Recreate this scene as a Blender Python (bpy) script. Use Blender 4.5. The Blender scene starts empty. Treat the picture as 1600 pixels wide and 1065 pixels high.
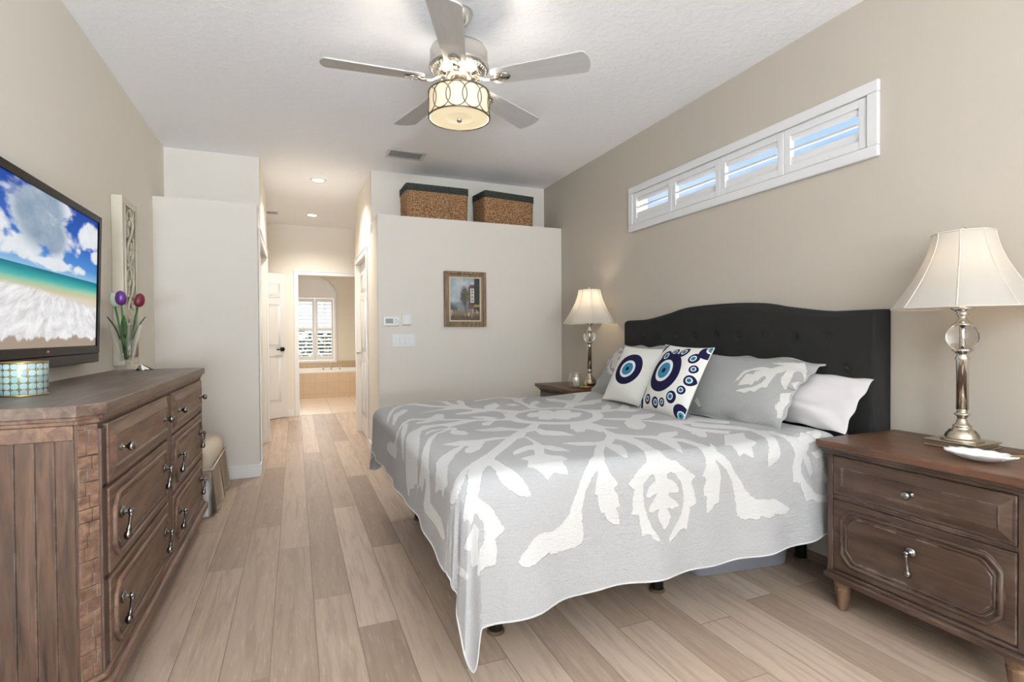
import bpy, bmesh, math, random
import numpy as np
from mathutils import Vector, Matrix, Euler

random.seed(4)
SC = bpy.context.scene
COL = SC.collection

# ---------------- camera ----------------
YAW, PITCH, ROLL = .3928, -.0123, .0067
cam = bpy.data.cameras.new('camera')
cam.sensor_width = 36.0
cam.lens = 817.77/1600*36.0
cam.clip_start = .02
cam_o = bpy.data.objects.new('camera', cam)
COL.objects.link(cam_o)
_R = Vector((math.cos(YAW), -math.sin(YAW), 0))
_F = Vector((math.sin(YAW)*math.cos(PITCH), math.cos(YAW)*math.cos(PITCH), math.sin(PITCH)))
_U = _R.cross(_F)
_r = _R*math.cos(ROLL) - _U*math.sin(ROLL)
_u = _R*math.sin(ROLL) + _U*math.cos(ROLL)
cam_o.matrix_world = Matrix(((_r.x, _u.x, -_F.x, 0), (_r.y, _u.y, -_F.y, 0), (_r.z, _u.z, -_F.z, 1.157), (0, 0, 0, 1)))
SC.camera = cam_o

# ---------------- view, world, daylight ----------------
SC.view_settings.view_transform = 'Standard'
SC.view_settings.look = 'None'
SC.view_settings.gamma = 1
SC.view_settings.use_curve_mapping = False
SC.view_settings.exposure = 0.46
SC.cycles.use_denoising = True
SC.cycles.max_bounces = 10
SC.cycles.diffuse_bounces = 6
SC.cycles.glossy_bounces = 4
SC.cycles.transmission_bounces = 8
SC.cycles.transparent_max_bounces = 12
SC.cycles.sample_clamp_indirect = 6
SC.cycles.caustics_reflective = False
SC.cycles.caustics_refractive = False

W = bpy.data.worlds.new('sky'); SC.world = W; W.use_nodes = True
_n = W.node_tree.nodes; _l = W.node_tree.links
_n.clear()
_out = _n.new('ShaderNodeOutputWorld'); _bg = _n.new('ShaderNodeBackground')
_tc = _n.new('ShaderNodeTexCoord'); _sx = _n.new('ShaderNodeSeparateXYZ'); _rp = _n.new('ShaderNodeValToRGB')
_l.new(_tc.outputs['Generated'], _sx.inputs[0]); _l.new(_sx.outputs['Z'], _rp.inputs[0])
_e = _rp.color_ramp.elements
_e[0].position = 0.0; _e[0].color = (.74, .78, .82, 1)
_e[1].position = .75; _e[1].color = (.16, .38, .78, 1)
_m = _e.new(.30); _m.color = (.34, .50, .70, 1)
_l.new(_rp.outputs[0], _bg.inputs[0]); _bg.inputs[1].default_value = 1.0
_l.new(_bg.outputs[0], _out.inputs[0])

def area_light(name, loc, rot, sx, sy, watts, color=(1, 1, 1)):
    d = bpy.data.lights.new(name, 'AREA'); d.shape = 'RECTANGLE'; d.size = sx; d.size_y = sy
    d.energy = watts; d.color = color
    o = bpy.data.objects.new(name, d); o.location = loc; o.rotation_euler = rot; COL.objects.link(o)
    return o
def point_light(name, loc, watts, color, radius=.03, parent=None):
    d = bpy.data.lights.new(name, 'POINT'); d.energy = watts; d.color = color; d.shadow_soft_size = radius
    o = bpy.data.objects.new(name, d); o.location = loc; COL.objects.link(o)
    if parent: o.parent = parent
    return o
# daylight coming through the big glass doors behind the camera and the other windows, plus an added ceiling fill
area_light('daylight_patio_door', (.30, -3.90, 1.35), (math.radians(90+12), 0, 0), 2.4, 2.1, 4, (.86, .93, 1.0))
area_light('ceiling_bounce_fill', (-.20, -3.60, .95), (math.radians(180-9), math.radians(-20), 0), 1.4, .8, 760, (.80, .90, 1.0))  # added fill aimed up at the ceiling; not an actual daylight source
area_light('daylight_clerestory', (2.75, 2.59, 2.20), (0, math.radians(84), 0), .34, 1.9, 10, (.92, .96, 1.0))
area_light('daylight_bath_window', (.25, 11.75, 1.35), (math.radians(-90), 0, 0), 1.1, 1.5, 25, (1.0, .99, .97))

# ---------------- helpers ----------------
def tag(o, label=None, cat=None, group=None, kind=None):
    if label: o['label'] = label
    if cat: o['category'] = cat
    if group: o['group'] = group
    if kind: o['kind'] = kind
    return o
def thing(name, label, cat, loc=(0, 0, 0), rz=0.0, group=None):
    o = bpy.data.objects.new(name, None); o.empty_display_size = .1
    o.location = loc; o.rotation_euler = (0, 0, rz); COL.objects.link(o)
    return tag(o, label, cat, group)

class MB:
    """collects geometry, builds ONE mesh object"""
    def __init__(s): s.bm = bmesh.new(); s.mi = 0
    def _set(s, faces):
        for f in faces: f.material_index = s.mi
    def box(s, lo, hi, bev=0.0, seg=2, M=None):
        b2 = bmesh.new()
        bmesh.ops.create_cube(b2, size=1)
        c = [(a+b)/2 for a, b in zip(lo, hi)]; d = [abs(b-a) for a, b in zip(lo, hi)]
        for v in b2.verts: v.co = Vector((v.co.x*d[0]+c[0], v.co.y*d[1]+c[1], v.co.z*d[2]+c[2]))
        if bev > 0:
            bmesh.ops.bevel(b2, geom=list(b2.edges), offset=min(bev, min(d)*.45), segments=seg, profile=.5, affect='EDGES')
        return s.merge(b2, M)
    def merge(s, b2, M=None):
        if M is not None: b2.transform(M)
        mp = {}
        b2.verts.index_update()
        for v in b2.verts: mp[v.index] = s.bm.verts.new(v.co)
        out = []
        for f in b2.faces:
            try:
                nf = s.bm.faces.new([mp[v.index] for v in f.verts]); nf.material_index = s.mi; nf.smooth = f.smooth; out.append(nf)
            except ValueError: pass
        b2.free()
        return out
    def poly(s, pts):
        f = s.bm.faces.new([s.bm.verts.new(p) for p in pts]); f.material_index = s.mi; return f
    def prism(s, pts, axis, a, b, bev=0.0):
        """2D outline extruded along an axis ('x','y','z') from a to b"""
        def P(q, c):
            return {'x': (c, q[0], q[1]), 'y': (q[0], c, q[1]), 'z': (q[0], q[1], c)}[axis]
        b2 = bmesh.new()
        v0 = [b2.verts.new(P(q, a)) for q in pts]; v1 = [b2.verts.new(P(q, b)) for q in pts]
        b2.faces.new(v0); b2.faces.new(v1[::-1])
        n = len(pts)
        for i in range(n): b2.faces.new([v0[i], v1[i], v1[(i+1) % n], v0[(i+1) % n]][::-1])
        bmesh.ops.recalc_face_normals(b2, faces=b2.faces)
        if bev > 0: bmesh.ops.bevel(b2, geom=list(b2.edges), offset=bev, segments=2, profile=.5, affect='EDGES')
        return s.merge(b2)
    def lathe(s, prof, seg=32, c=(0, 0, 0), fn=None, M=None):
        """profile of (radius, z) spun round z"""
        b2 = bmesh.new(); rings = []
        for r, z in prof:
            ring = []
            for i in range(seg):
                a = 2*math.pi*i/seg
                rr = r*(fn(a, z) if fn else 1)
                ring.append(b2.verts.new((c[0]+rr*math.cos(a), c[1]+rr*math.sin(a), c[2]+z)))
            rings.append(ring)
        for k in range(len(rings)-1):
            for i in range(seg):
                f = b2.faces.new([rings[k][i], rings[k][(i+1) % seg], rings[k+1][(i+1) % seg], rings[k+1][i]]); f.smooth = True
        if prof[0][0] > 1e-5: b2.faces.new(rings[0][::-1])
        if prof[-1][0] > 1e-5: b2.faces.new(rings[-1])
        bmesh.ops.remove_doubles(b2, verts=b2.verts, dist=1e-6)
        bmesh.ops.recalc_face_normals(b2, faces=b2.faces)
        return s.merge(b2, M)
    def tube(s, pts, r, seg=8, closed=False, caps=True, M=None, flat=1.0):
        pts = [Vector(p) for p in pts]; n = len(pts)
        rs = r if isinstance(r, (list, tuple)) else [r]*n
        b2 = bmesh.new(); rings = []; up = None
        for i in range(n):
            if closed: t = pts[(i+1) % n]-pts[i-1]
            else: t = pts[min(i+1, n-1)]-pts[max(i-1, 0)]
            t.normalize()
            if up is None:
                up = Vector((0, 0, 1)) if abs(t.z) < .9 else Vector((1, 0, 0))
            x = up.cross(t)
            if x.length < 1e-4: x = Vector((1, .3, 0)).cross(t)
            x.normalize(); y = t.cross(x); up = y.copy()
            rings.append([b2.verts.new(pts[i]+x*(rs[i]*math.cos(2*math.pi*k/seg))+y*(flat*rs[i]*math.sin(2*math.pi*k/seg))) for k in range(seg)])
        m = n if closed else n-1
        for i in range(m):
            A = rings[i]; B = rings[(i+1) % n]
            for k in range(seg):
                f = b2.faces.new([A[k], A[(k+1) % seg], B[(k+1) % seg], B[k]]); f.smooth = True
        if not closed and caps:
            b2.faces.new(rings[0][::-1]); b2.faces.new(rings[-1])
        bmesh.ops.recalc_face_normals(b2, faces=b2.faces)
        return s.merge(b2, M)
    def grid(s, P, smooth=True, closed_u=False):
        n, m = P.shape[:2]
        V = [[s.bm.verts.new(P[i, j]) for j in range(m)] for i in range(n)]
        for i in range(n if closed_u else n-1):
            for j in range(m-1):
                f = s.bm.faces.new([V[i][j], V[(i+1) % n][j], V[(i+1) % n][j+1], V[i][j+1]]); f.smooth = smooth; f.material_index = s.mi
        return V
    def ball(s, c, r, sc=(1, 1, 1), sub=2, M=None):
        b2 = bmesh.new(); bmesh.ops.create_icosphere(b2, subdivisions=sub, radius=r)
        for v in b2.verts: v.co = Vector((v.co.x*sc[0]+c[0], v.co.y*sc[1]+c[1], v.co.z*sc[2]+c[2]))
        for f in b2.faces: f.smooth = True
        return s.merge(b2, M)
    def build(s, name, mats, parent=None, loc=None, autosmooth=None):
        me = bpy.data.meshes.new(name)
        s.bm.normal_update(); s.bm.to_mesh(me); s.bm.free()
        for m in (mats if isinstance(mats, (list, tuple)) else [mats]): me.materials.append(m)
        o = bpy.data.objects.new(name, me); COL.objects.link(o)
        if parent is not None: o.parent = parent
        if loc is not None: o.location = loc
        return o
def np_mesh(name, P, mat, parent=None, attrs=None, wrap=False):
    """smooth grid mesh from an (n,m,3) array with optional point attributes"""
    n, m = P.shape[:2]
    I, J = np.meshgrid(np.arange(n-1), np.arange(m-1), indexing='ij'); I = I.ravel(); J = J.ravel()
    F = np.stack([I*m+J, (I+1)*m+J, (I+1)*m+J+1, I*m+J+1], 1)
    me = bpy.data.meshes.new(name)
    me.from_pydata(P.reshape(-1, 3).tolist(), [], F.tolist())
    me.polygons.foreach_set('use_smooth', [True]*len(me.polygons))
    for k, a in (attrs or {}).items():
        if a.ndim == 2 or (a.ndim == 1):
            at = me.attributes.new(k, 'FLOAT', 'POINT'); at.data.foreach_set('value', a.ravel().astype(np.float32))
        else:
            at = me.attributes.new(k, 'FLOAT_COLOR', 'POINT')
            c = np.concatenate([a.reshape(-1, 3), np.ones((n*m, 1))], 1).astype(np.float32)
            at.data.foreach_set('color', c.ravel())
    me.materials.append(mat); me.update()
    o = bpy.data.objects.new(name, me); COL.objects.link(o)
    if parent is not None: o.parent = parent
    return o
def copy_tree(o, parent=None):
    c = o.copy(); COL.objects.link(c)
    if parent is not None: c.parent = parent
    for ch in list(o.children): copy_tree(ch, c)
    return c

# ---------------- materials ----------------
def lin(h):
    if isinstance(h, str):
        c = [int(h[i:i+2], 16)/255 for i in (0, 2, 4)]
    else: c = [x/255 for x in h]
    return tuple(x/12.92 if x <= .04045 else ((x+.055)/1.055)**2.4 for x in c)
class NT:
    def __init__(s, name):
        s.m = bpy.data.materials.new(name); s.m.use_nodes = True
        s.t = s.m.node_tree; s.t.nodes.clear()
        s.out = s.t.nodes.new('ShaderNodeOutputMaterial')
    def n(s, typ, props=None, **ins):
        nd = s.t.nodes.new('ShaderNode'+typ)
        for k, v in (props or {}).items(): setattr(nd, k, v)
        for k, v in ins.items():
            key = k.replace('_', ' ')
            sock = nd.inputs[int(k[1:])] if (k[0] == 'i' and k[1:].isdigit()) else nd.inputs[key]
            s.put(sock, v)
        return nd
    def put(s, sock, v):
        if isinstance(v, bpy.types.NodeSocket): s.t.links.new(v, sock)
        elif isinstance(v, (tuple, list)) and len(v) == 3 and sock.type == 'RGBA': sock.default_value = (*v, 1)
        else: sock.default_value = v
    def math(s, op, a, b=0.0, c=0.0, clamp=False):
        nd = s.t.nodes.new('ShaderNodeMath'); nd.operation = op; nd.use_clamp = clamp
        s.put(nd.inputs[0], a); s.put(nd.inputs[1], b); s.put(nd.inputs[2], c)
        return nd.outputs[0]
    def mix(s, f, a, b, blend='MIX'):
        nd = s.t.nodes.new('ShaderNodeMix'); nd.data_type = 'RGBA'; nd.blend_type = blend
        s.put(nd.inputs['Factor'], f);
        s.put(nd.inputs[6], a); s.put(nd.inputs[7], b)
        return nd.outputs[2]
    def smooth(s, x, lo, hi):
        nd = s.t.nodes.new('ShaderNodeMapRange'); nd.interpolation_type = 'SMOOTHSTEP'
        s.put(nd.inputs[0], x); nd.inputs[1].default_value = lo; nd.inputs[2].default_value = hi
        return nd.outputs[0]
    def coord(s, which='Object', scale=(1, 1, 1), loc=(0, 0, 0), rot=(0, 0, 0)):
        tc = s.n('TexCoord'); mp = s.n('Mapping')
        s.t.links.new(tc.outputs[which], mp.inputs[0])
        mp.inputs['Scale'].default_value = scale; mp.inputs['Location'].default_value = loc; mp.inputs['Rotation'].default_value = rot
        return mp.outputs[0]
    def noise(s, vec, scale, detail=3, rough=.5, dist=0.0):
        nd = s.n('TexNoise'); s.put(nd.inputs['Vector'], vec)
        nd.inputs['Scale'].default_value = scale; nd.inputs['Detail'].default_value = detail
        nd.inputs['Roughness'].default_value = rough; nd.inputs['Distortion'].default_value = dist
        return nd.outputs[0]
    def ramp(s, x, stops):
        nd = s.n('ValToRGB'); s.put(nd.inputs[0], x); e = nd.color_ramp.elements
        e[0].position, e[0].color = stops[0][0], (*stops[0][1], 1)
        e[1].position, e[1].color = stops[-1][0], (*stops[-1][1], 1)
        for p, c in stops[1:-1]:
            k = e.new(p); k.color = (*c, 1)
        return nd.outputs[0]
    def bump(s, h, strength=.2, dist=.01):
        nd = s.n('Bump'); s.put(nd.inputs['Height'], h)
        nd.inputs['Strength'].default_value = strength; nd.inputs['Distance'].default_value = dist
        return nd.outputs[0]
    def bsdf(s, color, rough=.5, metal=0.0, normal=None, spec=None, **kw):
        b = s.n('BsdfPrincipled')
        s.put(b.inputs['Base Color'], color); s.put(b.inputs['Roughness'], rough); s.put(b.inputs['Metallic'], metal)
        if normal is not None: s.put(b.inputs['Normal'], normal)
        if spec is not None: b.inputs['Specular IOR Level'].default_value = spec
        for k, v in kw.items(): s.put(b.inputs[k.replace('_', ' ')], v)
        s.t.links.new(b.outputs[0], s.out.inputs[0])
        return b
def shade(c, k): return tuple(x*k for x in c)
def thin_glass(name, tint=(1, 1, 1), gloss=1.0):
    t = NT(name)
    lw = t.n('LayerWeight'); lw.inputs['Blend'].default_value = .5
    tr = t.n('BsdfTransparent', Color=tint); gl = t.n('BsdfGlossy', Color=(1, 1, 1), Roughness=.03)
    f = t.math('MULTIPLY', t.math('ADD', t.math('MULTIPLY', t.math('POWER', lw.outputs['Facing'], 4.0), .55), .035), gloss, clamp=True)
    mx = t.n('MixShader'); t.put(mx.inputs[0], f); t.t.links.new(tr.outputs[0], mx.inputs[1]); t.t.links.new(gl.outputs[0], mx.inputs[2])
    t.t.links.new(mx.outputs[0], t.out.inputs[0]); return t.m
def plain(name, col, rough=.5, metal=0.0, var=.06, nscale=9, bump=0.0, bscale=120, spec=None, **kw):
    t = NT(name); v = t.coord('Object'); c = lin(col)
    nz = t.noise(v, nscale, 4)
    col_s = t.mix(nz, shade(c, 1-var), tuple(min(1, x*(1+var)) for x in c))
    nm = t.bump(t.noise(v, bscale, 3), bump, .004) if bump else None
    t.bsdf(col_s, rough, metal, nm, spec, **kw)
    return t.m
def fabric(name, col, rough=.9, weave=900, bump=.25, var=.05):
    t = NT(name); v = t.coord('Object'); c = lin(col)
    w1 = t.noise(t.coord('Object', (1, 1, .12)), weave*.5, 2); w2 = t.noise(t.coord('Object', (.12, .12, 1)), weave*.5, 2)
    h = t.math('ADD', w1, w2)
    nz = t.noise(v, 14, 4)
    cc = t.mix(nz, shade(c, 1-var), tuple(min(1, x*(1+var)) for x in c))
    cc = t.mix(t.math('MULTIPLY', h, .25), cc, shade(c, .82))
    t.bsdf(cc, rough, 0, t.bump(h, bump, .0015), .2)
    return t.m
def wood(name, dark, mid, light, axis='x', wash=None, scale=1.0, rough=.45, bump=.15, wear=False):
    t = NT(name)
    sc = {'x': (1.3, 16, 16), 'y': (16, 1.3, 16), 'z': (16, 16, 1.3)}[axis]
    v = t.coord('Object', tuple(a*scale for a in sc))
    g = t.noise(v, 2.2, 6, .62, .6)
    g2 = t.noise(v, 9.0, 4, .6)
    col = t.ramp(g, [(.28, lin(dark)), (.5, lin(mid)), (.74, lin(light))])
    col = t.mix(t.math('MULTIPLY', t.smooth(g2, .5, .72), .35), col, lin(dark))
    if wash:
        blot = t.noise(t.coord('Object'), 3.2, 4, .55)
        col = t.mix(t.math('MULTIPLY', t.smooth(blot, .45, .75), .42), col, lin(wash))
    # knots
    vo = t.n('TexVoronoi'); t.put(vo.inputs['Vector'], t.coord('Object', tuple(.5+a*.12 for a in sc))); vo.inputs['Scale'].default_value = 2.6
    kn = t.math('SUBTRACT', 1.0, t.smooth(vo.outputs['Distance'], .02, .13))
    col = t.mix(t.math('MULTIPLY', kn, .55), col, shade(lin(dark), .55))
    if wear:
        bv = t.n('Bevel', {'samples': 4}); bv.inputs[0].default_value = .005
        gm = t.n('NewGeometry'); dp = t.n('VectorMath', {'operation': 'DOT_PRODUCT'})
        t.put(dp.inputs[0], bv.outputs[0]); t.put(dp.inputs[1], gm.outputs['Normal'])
        e = t.smooth(t.math('SUBTRACT', 1.0, dp.outputs['Value']), .02, .16)
        sc_ = t.smooth(t.noise(t.coord('Object'), 14, 4, .6), .46, .62)
        col = t.mix(t.math('MULTIPLY', t.math('MULTIPLY', e, sc_), .75), col, lin((172, 164, 156)))
    t.bsdf(col, rough, 0, t.bump(t.math('ADD', g, t.math('MULTIPLY', g2, .5)), bump, .004), .4)
    return t.m
def wall_paint(name, col, var=.012):
    t = NT(name); v = t.coord('Object'); c = lin(col)
    cc = t.mix(t.noise(v, 1.2, 3), shade(c, 1-var), tuple(min(1, x*(1+var)) for x in c))
    h = t.noise(v, 55, 4, .6)
    t.bsdf(cc, .75, 0, t.bump(h, .05, .01), .25)
    return t.m
# ---------- soft shapes shared by the bedding (plain numpy) ----------
def spread_grid(ns, nt, jit=True):
    """bedspread lying on the mattress: returns cloth coordinates S,T and world positions"""
    XF, YN, YFAR, ZT, RHO = .535, 1.650, 3.470, .705, .075
    TW = YFAR - YN
    LA = RHO*math.pi/2
    s = np.linspace(-.335, 1.70, ns)
    tau = np.linspace(0, 1, nt)
    S = np.repeat(s[:, None], nt, 1)
    lo = -(.470 + .105*np.exp(-np.maximum(s+.3, 0)/.45) - .012*np.sin(s*4+.6))
    T = lo[:, None] + (TW + .46 - lo[:, None])*tau[None, :]
    # the hem of the foot side sags a little between its corners
    k = np.clip((-S)/.335, 0, 1)
    a = np.maximum(-S, 0) * (1 + .10*np.exp(-((T+.1)/.25)**2))
    # rounded corners of the cloth
    qa = np.clip(-S/.335, 0, 1); qb = np.clip(-T/(-lo[:, None]), 0, 1); qf = np.clip((T-TW)/.46, 0, 1)
    for q in (qb, qf):
        kk = np.where((qa > 0) & (q > 0), np.maximum(qa, q)/((qa**5+q**5+1e-12)**(1/5)), 1.)
        S = np.where((qa > 0) & (q > 0), S*kk, S)
        T = np.where((qa > 0) & (q > 0), np.where(T < 0, T*kk, TW+(T-TW)*kk), T)
    a = np.maximum(-S, 0) * (1 + .10*np.exp(-((T+.1)/.25)**2))
    bn = np.maximum(-T, 0); bf = np.maximum(T-TW, 0)
    b = bn + bf
    sg = np.where(bf > 0, 1., -1.)
    r = np.hypot(a, b) + 1e-9
    phi = np.arctan2(b, a)
    phi = phi + np.where((a > 1e-6) & (b > 1e-6), .22*np.sin(2*phi), 0)
    ang = np.minimum(r, LA)/RHO
    ext = np.maximum(r-LA, 0)
    fl = .05
    h = RHO*np.sin(ang) + fl*ext
    drop = RHO*(1-np.cos(ang)) + ext*math.sqrt(1-fl*fl)
    both = (a > 1e-6) & (b > 1e-6)
    fold = np.where(both, np.exp(-((phi-1.17)/.29)**2), 0)*np.minimum(1, np.sin(2*phi)*1.3)
    dd = np.clip((drop-.05)/.45, 0, 1)
    h = h + fold*.24*np.maximum(drop-.06, 0)
    # small side pleats close to the tail
    pl = np.where(both, np.sin(2*phi)**2, 0)*dd
    h = h + pl*.012*np.sin(phi*16)
    cx = np.cos(phi); cy = np.sin(phi)
    X = XF + np.maximum(S, 0) - h*cx
    Y = YN + np.clip(T, 0, TW) + sg*h*cy
    Z = ZT - drop
    # hanging waves along the near side and the foot
    sidew = np.where(S > -.02, dd, 0)*np.clip((S+.02)/.1, 0, 1)
    Y = Y + sg*sidew*(.014*np.sin(S*11+.4) + .010*np.sin(S*23+T*3) + .03*np.exp(-((S-.20)/.09)**2) + .022*np.exp(-((S-1.45)/.10)**2))
    footw = np.where(b < 1e-6, np.clip((drop-.05)/.3, 0, 1), 0)
    X = X - footw*(.008*np.sin(T*9) + .006*np.sin(T*21+1))
    # soft undulation of the top
    top = np.clip(1-drop/.1, 0, 1)
    Z = Z + top*(.006*np.sin(S*5+T*3) + .004*np.sin(S*9-T*7+1) + .003*np.sin(T*13+S*2))
    Z = Z - .012*np.exp(-((S+.02)/.22)**2)*top
    # gathered cloth by the night stand
    g = np.exp(-((S-1.62)/.14)**2)*np.exp(-((T+.10)/.2)**2)
    Z = Z + g*.012*np.sin(S*55+T*20); Y = Y - g*.010*np.sin(S*48+T*26)
    return S, T, np.stack([X, Y, Z], -1)

def pillow_grid(n, w, h, t, pinch=.06, sag=0., lump=0., seed=0):
    """front and back skins of a stuffed cushion; u right, v up, in its own frame"""
    u = np.sin(np.linspace(-1, 1, n)*math.pi/2*.96)/math.sin(math.pi/2*.96)
    U, V = np.meshgrid(u, u, indexing='ij')
    pu = 1 - pinch*(1-np.abs(U)**2)*np.abs(V)**3*0 
    X = U*w/2*(1 - pinch*(1-V**2))
    Y = V*h/2*(1 - pinch*(1-U**2))
    th = (1-np.abs(U)**2.6)**.62*(1-np.abs(V)**2.6)**.62
    rs = np.random.RandomState(seed)
    L = np.zeros_like(U)
    for k in range(7):
        ax, ay, ph = rs.uniform(1, 5), rs.uniform(1, 5), rs.uniform(0, 6)
        L += np.sin(ax*U+ay*V+ph)
    Zf = t/2*th*(1+lump*L/4)
    Zb = -t*.34*th
    if lump > .1:   # loose flanged edges ripple
        ed = np.clip((np.maximum(np.abs(U), np.abs(V))-.72)/.28, 0, 1)**1.5
        rp = ed*(.007*np.sin(11*U+6*V+seed)+.006*np.sin(19*V-8*U+2*seed)) - .03*np.clip(U, 0, 1)**4*np.clip(V, 0, 1)**4
        Zf = Zf + rp; Zb = Zb + rp
        Y = Y + ed*.006*np.sin(9*U+seed)*np.sign(V)
    bend = -sag*(V**2)
    return U, V, np.stack([X, Y, Zf+bend], -1), np.stack([X, Y, Zb+bend], -1)

def frame_from(center, right, up):
    right = np.array(right, float); up = np.array(up, float)
    right /= np.linalg.norm(right)
    up = up - right*(up@right); up /= np.linalg.norm(up)
    n = np.cross(right, up)
    return np.array(center, float), right, up, n

# name: (width, height, thickness, pinch, sag, lump, seed, center, right, up)
PILLOWS = dict(
 sham_near=(.76, .44, .17, .05, .02, .13, 3, (2.195, 2.15, .874), (.03, -1, .0), (.66, -.06, .70)),
 sham_far=(.82, .46, .17, .05, .02, .13, 5, (2.225, 3.085, .896), (-.03, -1, .0), (.58, .12, .75)),
 cushion_plain=(.46, .40, .13, .05, .0, .04, 7, (2.045, 2.85, .886), (.02, -1, -.02), (.44, -.07, .84)),
 cushion_dotted=(.46, .42, .13, .05, .0, .04, 9, (1.97, 2.375, .894), (-.12, -1, -.02), (.38, -.25, .84)),
)
def pillow_world(name, n):
    w, h, t, pi, sa, lu, sd, c, r, u = PILLOWS[name]
    U, V, F, B = pillow_grid(n, w, h, t, pi, sa, lu, sd)
    c, r, u, nn = frame_from(c, r, u)
    R = np.stack([r, u, nn], 0)
    return U, V, c + F@R, c + B@R

def sdf_union(P, polys):
    """signed distance of points P to the union of polygons, positive inside"""
    best = np.full(len(P), -9., float)
    for poly in polys:
        q = np.array(poly, float)
        lo, hi = q.min(0)-.06, q.max(0)+.06
        idx = np.nonzero(((P >= lo) & (P <= hi)).all(1))[0]
        if len(idx) == 0: continue
        p = P[idx]
        a = q; b = np.roll(q, -1, 0)
        d2 = np.full(len(p), 9.); ins = np.zeros(len(p), bool)
        for (ax, ay), (bx, by) in zip(a, b):
            ex, ey = bx-ax, by-ay
            L = ex*ex+ey*ey+1e-12
            tt = np.clip(((p[:, 0]-ax)*ex+(p[:, 1]-ay)*ey)/L, 0, 1)
            d2 = np.minimum(d2, (p[:, 0]-ax-tt*ex)**2+(p[:, 1]-ay-tt*ey)**2)
            if ay != by:
                c = (ay > p[:, 1]) != (by > p[:, 1])
                ins ^= c & (p[:, 0] < (bx-ax)*(p[:, 1]-ay)/(by-ay)+ax)
        d = np.sqrt(d2)
        best[idx] = np.maximum(best[idx], np.where(ins, d, -d))
    return np.maximum(best, -.06)
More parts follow.
